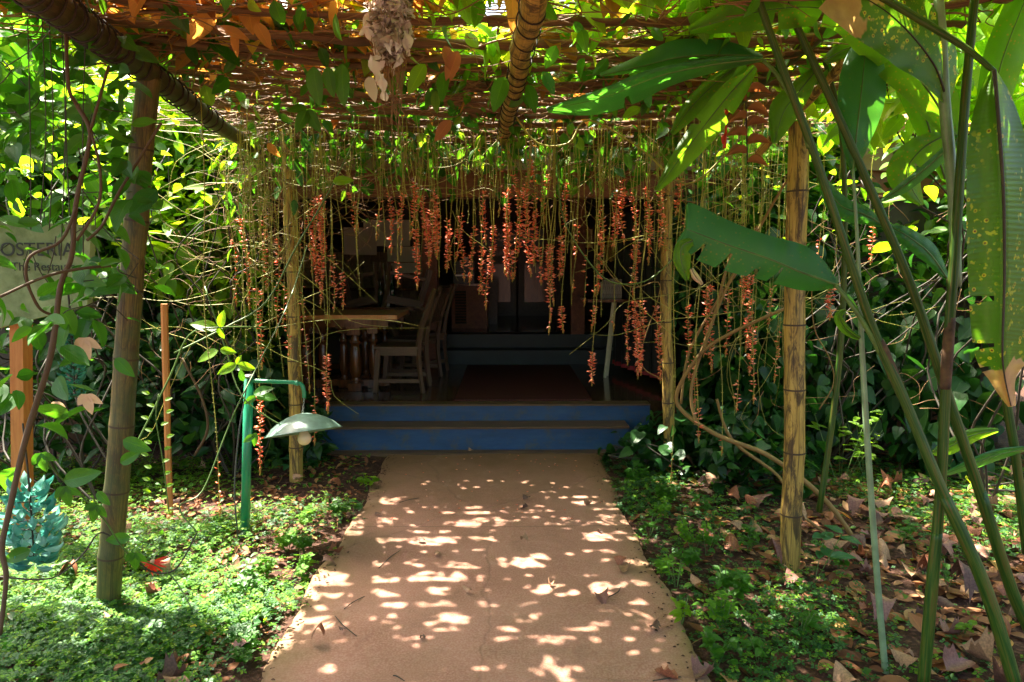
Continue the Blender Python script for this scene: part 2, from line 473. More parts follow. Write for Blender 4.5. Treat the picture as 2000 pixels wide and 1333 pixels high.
M['coral'] = petal_mat('coral bract', [(0, (.58, .09, .04)), (.35, (.78, .19, .08)), (.7, (.82, .32, .14)), (1, (.90, .48, .38))])
M['bud'] = petal_mat('orange bud', [(0, (.45, .16, .05)), (.5, (.58, .30, .07)), (1, (.42, .42, .08))])
M['jade'] = petal_mat('turquoise petal', [(0, (.02, .20, .16)), (.5, (.06, .32, .26)), (1, (.24, .50, .44))])
M['jade_dark'] = petal_mat('dark teal petal', [(0, (.01, .10, .07)), (.5, (.02, .18, .12)), (1, (.05, .26, .18))])
M['yellow'] = petal_mat('yellow petal', [(0, (.75, .55, .02)), (1, (.85, .65, .05))])
M['red_petal'] = petal_mat('red petal', [(0, (.55, .02, .01)), (1, (.70, .05, .015))])
M['pale_petal'] = petal_mat('pale dry petal', [(0, (.55, .36, .22)), (1, (.68, .52, .34))])
M['lint'] = petal_mat('dirty white lint', [(0, (.16, .12, .08)), (.3, (.38, .33, .25)), (.6, (.62, .60, .56)), (1, (.78, .78, .80))], .4)
M['green_metal'] = simple('green enamel', (.01, .20, .09), .28, var=.3, scale=6, coat=.3)
M['shade_metal'] = simple('grey green lampshade', (.12, .20, .16), .4, var=.45, scale=14, bump=.05)
M['bulb'] = simple('cream bulb glass', (.75, .60, .33), .15, var=.05, bump=0)
M['wire'] = simple('cable', (.05, .05, .05), .5)
M['metal'] = simple('zinc', (.45, .45, .42), .35, metal=.8)
M['paper'] = simple('paper', (.66, .62, .50), .7, var=.12, scale=3, bump=0)
M['paper2'] = simple('pinkish paper', (.56, .47, .42), .7, var=.12, scale=3, bump=0)
M['gold'] = simple('golden print', (.42, .26, .05), .5, var=.4, scale=30)
M['white_paint'] = simple('cream painted leg', (.55, .53, .36), .4, var=.15)
M['text'] = simple('pale lettering', (.75, .45, .35), .5, var=0, bump=0)
M['sign_text'] = simple('black lettering', (.012, .016, .010), .6, var=0, bump=0)
M['white_china'] = simple('china', (.75, .75, .70), .2, var=.05, bump=0)
M['bottle'] = simple('dark bottle glass', (.01, .03, .015), .08, var=.1, bump=0, coat=.5)
M['book'] = simple('book covers', (.35, .33, .28), .6, var=.6, scale=40, bump=0)
M['cloth'] = simple('dark red cloth', (.09, .015, .012), .8)
M['black'] = simple('black plastic', (.015, .015, .015), .35, bump=0)

def soil():
    t = NT('leafy soil'); o = t.obj
    n = t.noise(3, 8, .65, o); n2 = t.noise(40, 5, .6, o)
    c = t.ramp(n, [(.3, (.018, .009, .006)), (.55, (.045, .020, .012)), (.75, (.10, .045, .028))])
    c = t.mix(t.ramp(n2, [(.5, (0, 0, 0)), (.75, (.7, .7, .7))]), c, (.22, .11, .07, 1))
    return t.finish(t.pbr(c, .9, t.bump(t.math('ADD', n, n2), .8, .02), .2))
M['soil'] = soil()

def concrete():
    t = NT('pinkish concrete'); o = t.obj
    n = t.noise(1.3, 6, .6, o); n2 = t.noise(120, 4, .6, o); n3 = t.noise(6, 6, .65, o)
    c = t.ramp(n, [(.3, (.225, .092, .056)), (.5, (.29, .130, .084)), (.7, (.34, .170, .118))])
    c = t.mix(t.ramp(n3, [(.5, (0, 0, 0)), (.72, (.65, .65, .65))]), c, (.19, .095, .05, 1))
    c = t.mix(t.ramp(n2, [(.42, (0, 0, 0)), (.62, (.5, .5, .5))]), c, (.42, .26, .19, 1))
    xyz = t.node('ShaderNodeSeparateXYZ', {0: o})
    # mossy margin, far end darker and browner
    ex = t.math('ABSOLUTE', t.math('ADD', xyz.outputs[0], .085))
    em = t.math('ADD', t.math('MULTIPLY', t.math('SUBTRACT', ex, .62), 4.0), t.math('MULTIPLY', t.math('SUBTRACT', t.noise(2.6, 5, .65, o), .55), 3.0))
    em = t.math('MULTIPLY', t.math('MULTIPLY', em, 1.0, clamp=True), .6)
    c = t.mix(em, c, (.14, .105, .03, 1))
    far = t.math('ADD', t.math('SUBTRACT', xyz.outputs[1], 4.4), t.math('MULTIPLY', n3, .8))
    far = t.math('MULTIPLY', t.math('MULTIPLY', far, .6, clamp=True), .85)
    c = t.mix(far, c, (.15, .072, .018, 1))
    wet = t.ramp(t.noise(.9, 7, .7, o, 1.2), [(.50, (0, 0, 0)), (.60, (1, 1, 1))])
    c = t.mix(t.math('MULTIPLY', wet, .30), c, (.20, .115, .06, 1))
    pale = t.ramp(t.noise(4.5, 6, .75, o, .5), [(.60, (0, 0, 0)), (.70, (1, 1, 1))])
    c = t.mix(t.math('MULTIPLY', pale, .30), c, (.44, .29, .22, 1))
    # hairline cracks
    vo = t.node('ShaderNodeTexVoronoi', {'Vector': t.mix(.12, o, t.noise(3, 4, .6, o, out=1)), 'Scale': .8}, feature='DISTANCE_TO_EDGE')
    ck = t.ramp(vo.outputs['Distance'], [(.0, (1, 1, 1)), (.006, (0, 0, 0))])
    c = t.mix(t.math('MULTIPLY', ck, .22), c, (.05, .028, .016, 1))
    jt = t.math('ABSOLUTE', t.math('SUBTRACT', t.math('ADD', xyz.outputs[1], t.math('MULTIPLY', t.noise(2.5, 3, .6, o), .03)), 3.96))
    jm = t.math('SUBTRACT', 1.0, t.math('MULTIPLY', jt, 160.0), clamp=True)
    c = t.mix(t.math('MULTIPLY', jm, .6), c, (.05, .03, .015, 1))
    dk = t.ramp(t.noise(2.2, 8, .75, o, .8), [(.56, (0, 0, 0)), (.66, (1, 1, 1))])
    c = t.mix(t.math('MULTIPLY', dk, .35), c, (.13, .065, .035, 1))
    h = t.math('SUBTRACT', t.math('ADD', t.math('MULTIPLY', n2, .25), t.math('MULTIPLY', n3, .6)), ck)
    return t.finish(t.pbr(c, .78, t.bump(h, .35, .006), .35))
M['concrete'] = concrete()

def riser():
    t = NT('blue riser paint'); o = t.obj
    mp = t.node('ShaderNodeMapping', {'Vector': o, 'Scale': (1, 1, 4)})
    n = t.noise(2.2, 6, .7, mp.outputs[0]); n2 = t.noise(9, 5, .7, o)
    c = t.ramp(n, [(.3, (.011, .042, .095)), (.5, (.018, .062, .15)), (.75, (.04, .09, .165))])
    c = t.mix(t.ramp(n2, [(.52, (0, 0, 0)), (.70, (.8, .8, .8))]), c, (.08, .075, .05, 1))
    return t.finish(t.pbr(c, .5, t.bump(n2, .2, .004), .4))
M['riser'] = riser()
def tread():
    t = NT('worn tread'); o = t.obj
    mp = t.node('ShaderNodeMapping', {'Vector': o, 'Scale': (2, 20, 20)})
    n = t.noise(2.2, 6, .7, mp.outputs[0])
    c = t.ramp(n, [(.3, (.05, .03, .016)), (.6, (.13, .07, .03)), (.8, (.26, .15, .07))])
    return t.finish(t.pbr(c, .5, t.bump(n, .3, .004), .4))
M['tread'] = tread()
M['floor'] = woodmat('glossy dark floor', (.035, .02, .012, 1), (.09, .045, .022, 1), .2, .4, .1, .4, uvmap=False)
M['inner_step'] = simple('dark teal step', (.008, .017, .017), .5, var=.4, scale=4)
def mat_rug():
    t = NT('red rubber mat'); o = t.obj
    w1 = t.node('ShaderNodeTexChecker', {'Vector': o, 'Scale': 70.0, 'Color1': (.10, .022, .013, 1), 'Color2': (.03, .007, .005, 1)})
    return t.finish(t.pbr(w1.outputs[0], .7, t.bump(w1.outputs[1], .6, .004), .3))
M['rug'] = mat_rug()
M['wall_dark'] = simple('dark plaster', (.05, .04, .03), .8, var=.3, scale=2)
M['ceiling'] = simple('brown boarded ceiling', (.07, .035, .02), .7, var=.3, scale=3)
M['eave'] = simple('grey brown eave board', (.20, .13, .08), .7, var=.3, scale=3)
M['roof'] = simple('clay roof', (.25, .10, .05), .8, var=.3, scale=5)
def signboard():
    t = NT('mossy cement board'); o = t.obj
    n = t.noise(4, 6, .65, o); n2 = t.noise(14, 5, .65, o)
    c = t.ramp(n, [(.3, (.12, .15, .07)), (.6, (.26, .30, .15)), (.8, (.36, .40, .24))])
    c = t.mix(t.ramp(n2, [(.5, (0, 0, 0)), (.75, (.7, .7, .7))]), c, (.09, .12, .04, 1))
    return t.finish(t.pbr(c, .85, t.bump(n2, .4, .006), .3))
M['signboard'] = signboard()
M['stone'] = simple('stone', (.22, .20, .17), .85, var=.35, scale=9)

# ================================================================== where the sun gets through the roof of leaves
_blobs = [(670,1128,34,5),(665,1150,18,5),(765,1140,28,5),(840,1135,46,6),(890,1148,20,5),(750,1163,30,6),(850,1158,20,4),(935,1155,20,4),
 (785,1178,28,4),(840,1198,44,8),(910,1200,28,6),(960,1190,14,5),(1098,1131,26,5),(1190,1136,60,7),(1250,1142,40,6),(1075,1150,32,7),(1120,1161,46,6),
 (1180,1158,26,5),(1217,1185,28,8),(1262,1186,20,6),(838,1103,34,6),(900,1102,14,3),(928,1111,26,6),(1000,1111,16,3),(1048,1111,12,4),(1140,1078,36,6),(1190,1080,18,4),(1080,1080,12,3),
 (1245,1106,28,6),(757,1237,18,7),(725,1268,16,9),(843,1244,18,6),(927,1229,15,6),(960,1239,18,6),(990,1239,8,4),(1025,1234,18,5),(1085,1250,40,7),(1150,1256,32,6),
 (1110,1230,26,7),(1160,1235,36,6),(1185,1253,18,6),(923,1267,22,6),(885,1264,10,4),(1088,1290,22,5),(1126,1290,18,5),(1110,1318,22,7),(1298,1276,20,6),(1304,1294,28,7),
 (990,1313,12,5),(878,1298,14,5),(800,1078,14,4),(770,1090,14,4),(948,1070,12,4),(880,1003,12,3),(960,1003,10,3),(1060,1010,10,3),(1010,1040,12,3),(1030,1044,12,3),(970,1042,14,4),
 (850,1042,18,3),(870,990,20,4),(920,1002,16,3),(1140,978,24,5),(1170,986,16,4),(1085,997,12,4),(1192,998,12,4),(790,1022,10,3),(700,1018,14,4),(650,1005,14,4),(930,948,12,3),(955,932,6,3)]
_rd = random.Random(5)
for _ in range(170):
    _y = 935 + 398 * _rd.random() ** .8; _f = (_y - 514) / 819
    _xa = 985 - .946 / 1.6 * (_y - 514) * .98; _xb = 985 + .775 / 1.6 * (_y - 514)
    _blobs.append((_rd.uniform(_xa, _xb), _y, -_rd.uniform(7, 13) * _f, _rd.uniform(2.5, 4.5) * _f))
_bw = []
for (bx, by, hw, hh) in _blobs:
    c = G(bx, by, .03); e = G(bx + hw, by, .03); q0 = G(bx, by - hh, .03); q1 = G(bx, by + hh, .03)
    _bw.append((c.x, c.y, e.x - c.x, abs(q0.y - q1.y) / 2))
_bw = np.array(_bw)
_ph = rng.uniform(0, 2 * pi, (14, 2)); _k = rng.normal(0, 1, (14, 2))
def fnoise(x, y, s):
    a = 0
    for i in range(14): a = a + np.sin((x * _k[i, 0] + y * _k[i, 1]) * s + _ph[i, 0])
    return a / math.sqrt(7)

# things that stand in a patch of sun in the photograph: leaves on the line to the sun thin out
LIT = [(np.array(tuple(W(*q[:3]))), q[3], q[4]) for q in ((1680, 170, 2.54, .13, .9), (1690, 240, 2.52, .10, .8), (1700, 800, 2.5, .10, .8), (560, 835, 3.9, .16, .95), (625, 830, 3.9, .08, .9), (60, 1000, 2.5, .16, .9),
   (1960, 300, 2.1, .16, .7), (1990, 420, 2.1, .12, .8), (1640, 870, 3.5, .2, .8), (1700, 880, 3.4, .2, .8), (430, 660, 3.7, .22, .9), (765, 90, 2.2, .10, .6), (1400, 200, 3.0, .18, .8), (1340, 300, 3.0, .14, .8))]
_rs = random.Random(9)
LIT += [(np.array((_rs.uniform(-1.5, 1.4), _rs.uniform(4.2, 4.8), _rs.uniform(1.3, 2.2))), .12, .9) for _ in range(55)]

def removed(P, size=.05, rnd=None):
    """True where a leaf would stop sun that reaches the ground in the photograph."""
    gx, gy = ground_hit(P)
    rnd = rng.random(len(P)) if rnd is None else rnd
    out = np.zeros(len(P), bool)
    onp = (gx > -.98) & (gx < .82)
    for (x, y, a, b) in _bw:
        inf = size * (.21 if a > 0 else .13); a = abs(a)
        out |= onp & (((gx - x) / (a + inf)) ** 2 + ((gy - y) / (b + inf)) ** 2 < 1)
    for (c, rad, pr_) in LIT:
        d = P - c; s_ = np.array(SUN); t_ = d @ s_
        dist = np.linalg.norm(d - t_[:, None] * s_[None], axis=1)
        out |= (t_ > 0.1) & (dist < rad) & (rnd < pr_)
    n1 = fnoise(gx, gy, 5.5)
    pl = np.where((gy > 2.75) & (gy < 4.45), .975, .2)
    pl = np.where(gy < 2.75, np.clip((gx + 4.0) * -.5 + .55, .05, .8), pl)
    pl = np.where(n1 < -.75, pl * .45, pl)
    L = (gx <= -1.02) & (gx > -5) & (gy > 1.5) & (gy < 5.4)
    out |= L & (rnd < pl)
    n2 = fnoise(gx + 3, gy, 4.0)
    pr = np.where(n2 > .75, .88, .12)
    pr = np.where((gx > 2.5) & (gy > 3.4) & (gy < 4.7), .97, pr)
    pr = np.where((gx < 1.3) & (gy > 3.0) & (gy < 4.0), np.where(n2 > 0, .8, .15), pr)
    Rr = (gx >= .85) & (gx < 5) & (gy > 1.5) & (gy < 5.6)
    out |= Rr & (rnd < pr)
    return out

# ================================================================== ground and path
PX0, PX1, PY1 = -.946, .775, 5.6
def axis_pts(a, b, step, far):
    inner = np.arange(a, b + 1e-6, step)
    o = []; s = step * 2; x = b
    while x < far: x += s; s *= 1.5; o.append(x)
    o2 = []; s = step * 2; x = a
    while x > -far: x -= s; s *= 1.5; o2.append(x)
    return np.array(o2[::-1] + list(inner) + o)
gx_ = axis_pts(-6, 6, .06, 600); gy_ = axis_pts(0, 8, .06, 600)
XX, YY = np.meshgrid(gx_, gy_)
def ground_z(x, y):
    x = np.asarray(x, float); y = np.asarray(y, float)
    z = .012 * fnoise(x, y, 2.2) + .006 * fnoise(y, x, 7.0) + .01
    near = np.exp(-((np.clip(np.abs(x + .085) - .86, 0, 9)) / .10) ** 2)
    z = z * (1 - .6 * near)
    inside = (x > PX0 + .05) & (x < PX1 - .05) & (y < PY1)
    mound = .05 * np.exp(-(((x + 2.0) / .25) ** 2 + ((y - 4.15) / .22) ** 2))
    z = z + mound
    z = np.where(inside, -.06, z)
    return np.where((np.abs(x) > 8) | (y > 10) | (y < -2), -.02, z)
ZZ = ground_z(XX, YY)
ny, nx = XX.shape
I = np.arange(nx * ny).reshape(ny, nx)
gq = np.stack([I[:-1, :-1], I[:-1, 1:], I[1:, 1:], I[1:, :-1]], -1).reshape(-1, 4)
g = MB(); g.add(np.stack([XX, YY, ZZ], -1).reshape(-1, 3), gq, np.stack([XX, YY], -1).reshape(-1, 2))
tag(g.build('ground', M['soil']), kind='structure')

ys = np.linspace(-3, PY1, 260); cols = 40
V = []
for y in ys:
    ja = .012 * sin(y * 9) + .018 * sin(y * 3.1 + 1) + random.uniform(-.006, .006)
    jb = .012 * sin(y * 8 + 2) + .018 * sin(y * 2.7) + random.uniform(-.006, .006)
    a, b = PX0 + ja, PX1 + jb
    row = [(a - .004, y, -.05), (a - .002, y, .012)]
    for c in range(cols + 1):
        x = a + .012 + (b - a - .024) * c / cols
        row.append((x, y, .030 + .0035 * sin(x * 5 + y * 1.3) + .002 * sin(y * 7 + x * 3)))
    row += [(b + .002, y, .012), (b + .004, y, -.05)]
    V.append(row)
V = np.array(V); ny, nx = V.shape[:2]
I = np.arange(nx * ny).reshape(ny, nx)
p = MB(); p.add(V.reshape(-1, 3), np.stack([I[:-1, :-1], I[:-1, 1:], I[1:, 1:], I[1:, :-1]], -1).reshape(-1, 4))
tag(p.build('path', M['concrete']), kind='structure')

# ================================================================== the restaurant building
FZ = .384                                  # terrace floor height
Y1, Y2 = 5.6, 5.84
B = empty('restaurant_building', (0, 5.6, 0), 'open fronted restaurant building with two blue entrance steps and a dark interior', 'building')
def bp(name, mb, mat, parent=B, **k):
    o = mb.build(name, mat, parent, smooth=False)
    # mesh in world coords -> local
    o.data.transform(Matrix.Translation((0, -5.6, 0))) if parent is B else None
    return o
def boxy(a, b, bev=.006):
    return MB().box(a, b)
XL, XR = -1.56, 1.27
bp('step', boxy((XL, Y1 + .02, -.05), (XR - .22, Y2 - .003, .218)), M['riser'])['label'] = 'lower blue painted step'
bp('tread', MB().box((XL, Y1, .2185), (XR - .22, Y2 - .004, .236)), M['tread'])
bp('step', boxy((XL, Y2, .0), (XR, Y2 + .1, FZ - .016)), M['riser'])['label'] = 'upper blue painted step'
bp('tread', MB().box((XL, Y2 - .018, FZ - .0155), (XR, Y2 + .12, FZ)), M['tread'])
bp('threshold', MB().box((XL, Y1 - .10, -.02), (XR - .2, Y1 + .015, .038)), M['tread'])
bp('floor', MB().box((-4.2, Y2 + .121, .02), (4.2, 8.2, FZ - .002)), M['floor'])
bp('entrance_mat', MB().box((-.44, Y2 + .13, FZ + .0), (.78, 8.05, FZ + .012)), M['rug'])
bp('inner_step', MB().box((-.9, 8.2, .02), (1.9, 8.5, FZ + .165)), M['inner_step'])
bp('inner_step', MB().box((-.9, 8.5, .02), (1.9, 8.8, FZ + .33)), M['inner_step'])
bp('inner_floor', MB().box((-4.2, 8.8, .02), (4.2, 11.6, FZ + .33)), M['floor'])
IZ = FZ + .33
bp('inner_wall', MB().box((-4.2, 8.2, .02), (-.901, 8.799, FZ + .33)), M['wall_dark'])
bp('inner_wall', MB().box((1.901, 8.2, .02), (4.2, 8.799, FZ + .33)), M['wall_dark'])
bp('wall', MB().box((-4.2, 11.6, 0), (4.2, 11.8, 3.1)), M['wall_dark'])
bp('wall', MB().box((-4.4, 5.9, 0), (-4.2, 6.3, 3.1)).box((-4.4, 8.1, 0), (-4.2, 11.8, 3.1)).box((-4.4, 6.301, 0), (-4.2, 8.099, 1.2)).box((-4.4, 6.301, 2.5), (-4.2, 8.099, 3.1)), M['wall_dark'])  # unseen window opening, added to let soft light into the room
bp('wall', MB().box((4.2, 5.9, 0), (4.4, 6.3, 3.1)).box((4.2, 8.1, 0), (4.4, 11.8, 3.1)).box((4.2, 6.301, 0), (4.4, 8.099, 1.2)).box((4.2, 6.301, 2.5), (4.4, 8.099, 3.1)), M['wall_dark'])  # same unseen opening added on this side to brighten the interior
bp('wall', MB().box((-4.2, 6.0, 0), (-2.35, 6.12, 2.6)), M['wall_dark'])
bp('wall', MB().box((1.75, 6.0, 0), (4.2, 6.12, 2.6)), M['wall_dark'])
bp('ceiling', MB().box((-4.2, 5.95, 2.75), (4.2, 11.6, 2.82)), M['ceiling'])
rf = MB()
rf.add([(-4.8, 5.75, 2.66), (4.8, 5.75, 2.66), (4.8, 12.2, 4.4), (-4.8, 12.2, 4.4), (-4.8, 5.75, 2.74), (4.8, 5.75, 2.74), (4.8, 12.2, 4.48), (-4.8, 12.2, 4.48)],
       [(0, 3, 2, 1), (4, 5, 6, 7), (0, 1, 5, 4), (1, 2, 6, 5), (2, 3, 7, 6), (3, 0, 4, 7)])
bp('roof', rf, M['roof'])
bp('eave_board', MB().box((-4.6, 5.86, 2.38), (4.6, 5.90, 2.655)), M['eave'])
bp('lintel_beam', MB().box((-4.19, 5.93, 2.16), (4.19, 6.08, 2.40)), M['red_wood'])
for x, y in ((-.86, 8.0), (.92, 8.6), (-3.0, 7.6)):
    bp('column', MB().box((x - .085, y - .085, FZ), (x + .085, y + .085, 2.749)), M['red_wood'])
# plank partition with shelf at the back left
pk = MB()
x = -2.9
while x < -1.0:
    w = random.uniform(.08, .12)
    pk.box((x, 9.3 + random.uniform(-.004, .004), IZ), (x + w - .006, 9.335, 1.75)); x += w
bp('plank_partition', pk, M['plank'])
bp('ledge', MB().box((-2.95, 9.12, 1.235), (-1.0, 9.29, 1.27)), M['dark_wood'])
# doors in the back wall
def door(x0, x1, h):
    d = bp('door', MB().box((x0, 11.54, IZ), (x1, 11.597, IZ + h)), M['black_wood'])
    for (a, b) in ((.12, .45), (.52, .92)):
        z0, z1 = IZ + h * a, IZ + h * b
        m = MB().box((x0 + .10, 11.52, z0), (x1 - .10, 11.538, z1)); o = m.build('panel', M['dark_wood'], d, False); o.data.transform(Matrix.Translation((0, -5.6, 0)))
    m = MB(); m.lathe([(0, 0), (.022, .004), (.028, .02), (.012, .035), (.012, .05)], (0, 0, 0), 12)
    m2 = m.build('handle', M['metal'], d); m2.data.transform(Matrix.Translation((x1 - .06, 5.9, IZ + h * .48)) @ Matrix.Rotation(pi / 2, 4, 'X'))
    return d
door(-.42, .20, 1.95); door(.24, .86, 1.95)
bp('door_frame', MB().box((-.52, 11.50, IZ), (-.43, 11.597, IZ + 2.05)).box((.87, 11.50, IZ), (.96, 11.597, IZ + 2.05)).box((-.52, 11.50, IZ + 2.051), (.96, 11.597, IZ + 2.13)), M['black_wood'])
# panelled cupboard wall beside the door
cp = MB()
bp('panelled_screen', MB().box((-.34, 9.95, IZ), (-.10, 10.0, 1.35)).box((-.31, 9.935, IZ + .08), (-.13, 9.949, 1.15)), M['black_wood'])

def text_obj(s, size, mat, name, parent=None, loc=(0, 0, 0), rot=(pi / 2, 0, 0), ext=.0015, serif=False):
    cu = bpy.data.curves.new(name, 'FONT'); cu.body = s; cu.size = size; cu.extrude = ext
    cu.materials.append(mat)
    o = bpy.data.objects.new(name, cu); col.objects.link(o)
    o.location = loc; o.rotation_euler = rot
    me = bpy.data.meshes.new_from_object(o)
    col.objects.unlink(o); bpy.data.objects.remove(o)
    o = bpy.data.objects.new(name, me); col.objects.link(o)
    o.location = loc; o.rotation_euler = rot
    if parent: o.parent = parent
    return o

# hanging sign over the way to the offices
zz = W(990, 463, 9.6)
sg = empty('direction_sign', (zz.x, 9.6, zz.z), 'black hanging sign lettered Administration and Restrooms above the inner steps', 'sign')
MB().box((-.42, 0, -.13), (.52, .02, .11)).build('board', M['black'], sg, False)
MB().bar((-.3, .01, .11), (-.3, .01, 2.75 - zz.z), .006, .006).bar((.4, .01, .11), (.4, .01, 2.75 - zz.z), .006, .006).build('hanger', M['metal'], sg, False)
text_obj('Administration', .062, M['text'], 'lettering', sg, (-.13, -.003, .01))
text_obj('Restrooms', .062, M['text'], 'lettering', sg, (-.13, -.003, -.06))

# papers on the partition
def paper(x0, y0, x1, y1, d, mat, label, tilt=0):
    a = W(x0, y1, d); b = W(x1, y0, d)
    w, h = b.x - a.x, b.z - a.z
    m = MB(); n = 6
    vs = [(w * (i / n - .5), .006 * sin(i * 1.1 + j), h * (j / n - .5)) for j in range(n + 1) for i in range(n + 1)]
    fs = [(j * 7 + i, j * 7 + i + 1, j * 7 + i + 8, j * 7 + i + 7) for j in range(n) for i in range(n)]
    m.add(vs, fs)
    o = m.build('paper_notice', mat); o.location = ((a.x + b.x) / 2, d, (a.z + b.z) / 2); o.rotation_euler = (0, tilt, 0)
    return tag(o, label, 'notice', 'notices on the partition')
paper(711, 430, 800, 481, 9.27, M['paper'], 'large cream paper notice highest on the plank partition')
paper(672, 445, 735, 498, 9.25, M['paper2'], 'pinkish paper notice low on the plank partition, overlapped by the cream one', .02)
paper(757, 482, 820, 512, 9.28, M['paper'], 'small printed notice right of the pinkish paper on the partition')
paper(757, 514, 815, 534, 9.27, M['paper'], 'lowest narrow cream strip on the plank partition', -.02)
bp('back_panel', MB().box((-1.9, 9.336, 1.6), (-1.0, 9.36, 2.35)), M['wall_dark'])
pf = empty('framed_picture', W(1142, 466, 9.0), 'small golden framed picture hanging in the dark right of the sign', 'picture')
MB().box((-.12, 0, -.14), (.12, .02, .14)).build('frame', M['dark_wood'], pf, False)
MB().box((-.10, -.004, -.12), (.10, -.001, .12)).build('picture_sheet', M['gold'], pf, False)
o = MB(); 
for i in range(26): o.tube([(random.uniform(-.06, .06), random.uniform(-.02, .02), .14), (random.uniform(-.07, .07), random.uniform(-.03, .03), -.02), (random.uniform(-.06, .06), 0, random.uniform(-.2, -.12))], .008, 5)
tag(o.build('straw_bundle', M['gold'], loc=W(1192, 482, 8.8)), 'golden bundle of dried straw hanging in the dark right of the picture', 'decoration')

# ------------------------------------------------------------------ furniture
def turned(h, r):
    z = lambda a: a * h
    return [(0, z(.0)), (r * 1.0, z(.001)), (r * 1.0, z(.10)), (r * .75, z(.115)), (r * .55, z(.14)), (r * .95, z(.165)), (r * .6, z(.19)), (r * .8, z(.22)), (r * 1.05, z(.30)),
            (r * .95, z(.50)), (r * .8, z(.66)), (r * .6, z(.71)), (r * .95, z(.735)), (r * .95, z(.755)), (r * .6, z(.78)), (r * .85, z(.81)), (r * .5, z(.84)), (r * .7, z(.86)), (0, z(.861))]
def table(name, x0, x1, y0, y1, label, top_mat, legs, h=.75, bevel=True):
    cx, cy = (x0 + x1) / 2, (y0 + y1) / 2
    t = empty(name, (cx, cy, FZ), label, 'table')
    tp = MB()
    n = 5
    for i in range(n):
        a = y0 - cy + (y1 - y0) * i / n
        tp.box((x0 - cx + random.uniform(0, .004), a + .002, h - .038), (x1 - cx, a + (y1 - y0) / n - .002, h))
    tp.build('tabletop', top_mat, t, False)
    MB().box((x0 - cx + .10, y0 - cy + .10, h - .12), (x1 - cx - .10, y0 - cy + .125, h - .039)).build('apron', M['dark_wood'], t, False)
    MB().box((x0 - cx + .10, y1 - cy - .125, h - .12), (x1 - cx - .10, y1 - cy - .10, h - .039)).build('apron', M['dark_wood'], t, False)
    for (lx, ly, r) in legs:
        m = MB(); m.lathe([(0, 0)] + turned(h - .12, r), (0, 0, 0), 20)
        l = m.build('turned_leg', M['dark_wood'], t); l.location = (lx - cx, ly - cy, 0)
        MB().box((-r, -r, (h - .12) * .862), (r, r, h - .04)).build('leg_block', M['dark_wood'], l, False)
        MB().box((-r * 1.05, -r * 1.05, 0.001), (r * 1.05, r * 1.05, .075)).build('leg_block', M['dark_wood'], l, False)
    MB().box((x0 - cx + .14, -.04, .03), (x1 - cx - .14, .04, .09)).build('stretcher', M['dark_wood'], t, False)
    return t
legsA = [(W(672, 700, 6.65).x, 6.65, .046), (W(694, 700, 6.5).x, 6.5, .060), (W(708, 700, 6.8).x, 6.95, .044), (W(730, 700, 6.65).x, 6.65, .050), (-1.78, 6.65, .050), (-1.9, 6.5, .060)]
table('dining_table', -2.15, W(775, 620, 6.22).x, 6.22, 7.0, 'wooden dining table with clustered turned legs behind the left bamboo posts', M['warm_wood'], legsA, .745)
table('dining_table', -2.4, -.98, 7.35, 8.0, 'darker dining table standing behind the first table', M['dark_wood'], [(W(755, 700, 7.6).x, 7.5, .04), (W(780, 700, 7.6).x, 7.8, .036), (-2.2, 7.6, .04)], .745)

def chair_parts(mat):
    """front faces -x ; origin on floor"""
    c = empty('wooden_chair')
    w, d, sh = .42, .42, .42
    pts = [(.20, 0), (.175, .18), (.165, .42), (.20, .62), (.26, .80), (.315, .95)]
    for s in (-1, 1):
        m = MB()
        m.tube([(x, s * .19, z) for x, z in pts], [.021, .022, .027, .023, .021, .018], 4)
        m.build('back_post', mat, c, False)
        m = MB().bar((-.235, s * .19, 0), (-.20, s * .19, sh - .03), .042, .042, (0, 1, 0)); m.build('leg', mat, c, False)
        MB().bar((-.215, s * .19, sh - .045), (.17, s * .19, sh - .045), .026, .06).build('seat_rail', mat, c, False)
        MB().bar((-.225, s * .19, .11), (.18, s * .19, .11), .02, .034).build('stretcher', mat, c, False)
    MB().box((-.245, -.215, sh - .014), (.165, .215, sh + .006)).build('seat', mat, c, False)
    for z, x in ((.90, .295), (.62, .20)):
        MB().bar((x, -.17, z), (x, .17, z), .018, .06).build('back_rail', mat, c, False)
    for y in (-.09, -.03, .03, .09):
        MB().bar((.205, y, .645), (.285, y, .875), .012, .035, (0, 1, 0)).build('back_slat', mat, c, False)
    return c
ch = chair_parts(M['grey_wood'])
pp = W(790, 776, 6.5)
ch.location = (pp.x, 6.55, FZ); ch.rotation_euler = (0, 0, R(-3)); ch.scale = (1.04, 1.0, 1.03)
tag(ch, 'worn grey brown wooden chair seen side-on at the table edge above the steps', 'chair', 'dining chairs')
def another(x, y, rot, label, mat=None, z=FZ):
    c = copy_tree(ch); c.location = (x, y, z); c.rotation_euler = rot
    c['label'] = label; return c
another(W(862, 700, 7.15).x - .26, 7.15, (0, 0, R(-12)), 'reddish wooden chair close behind the side-on chair, also side on')
another(W(830, 700, 7.9).x, 7.75, (0, 0, R(35)), 'wooden chair half hidden behind the two front chairs by the column')
another(W(800, 580, 7.7).x, 7.62, (0, R(-168), R(10)), 'wooden chair turned upside down on the rear table, near the column', z=FZ + .77 + .42)
another(W(705, 580, 7.7).x, 7.65, (0, R(-170), R(180)), 'wooden chair turned upside down on the rear table, left of the bottles', z=FZ + .77 + .42)

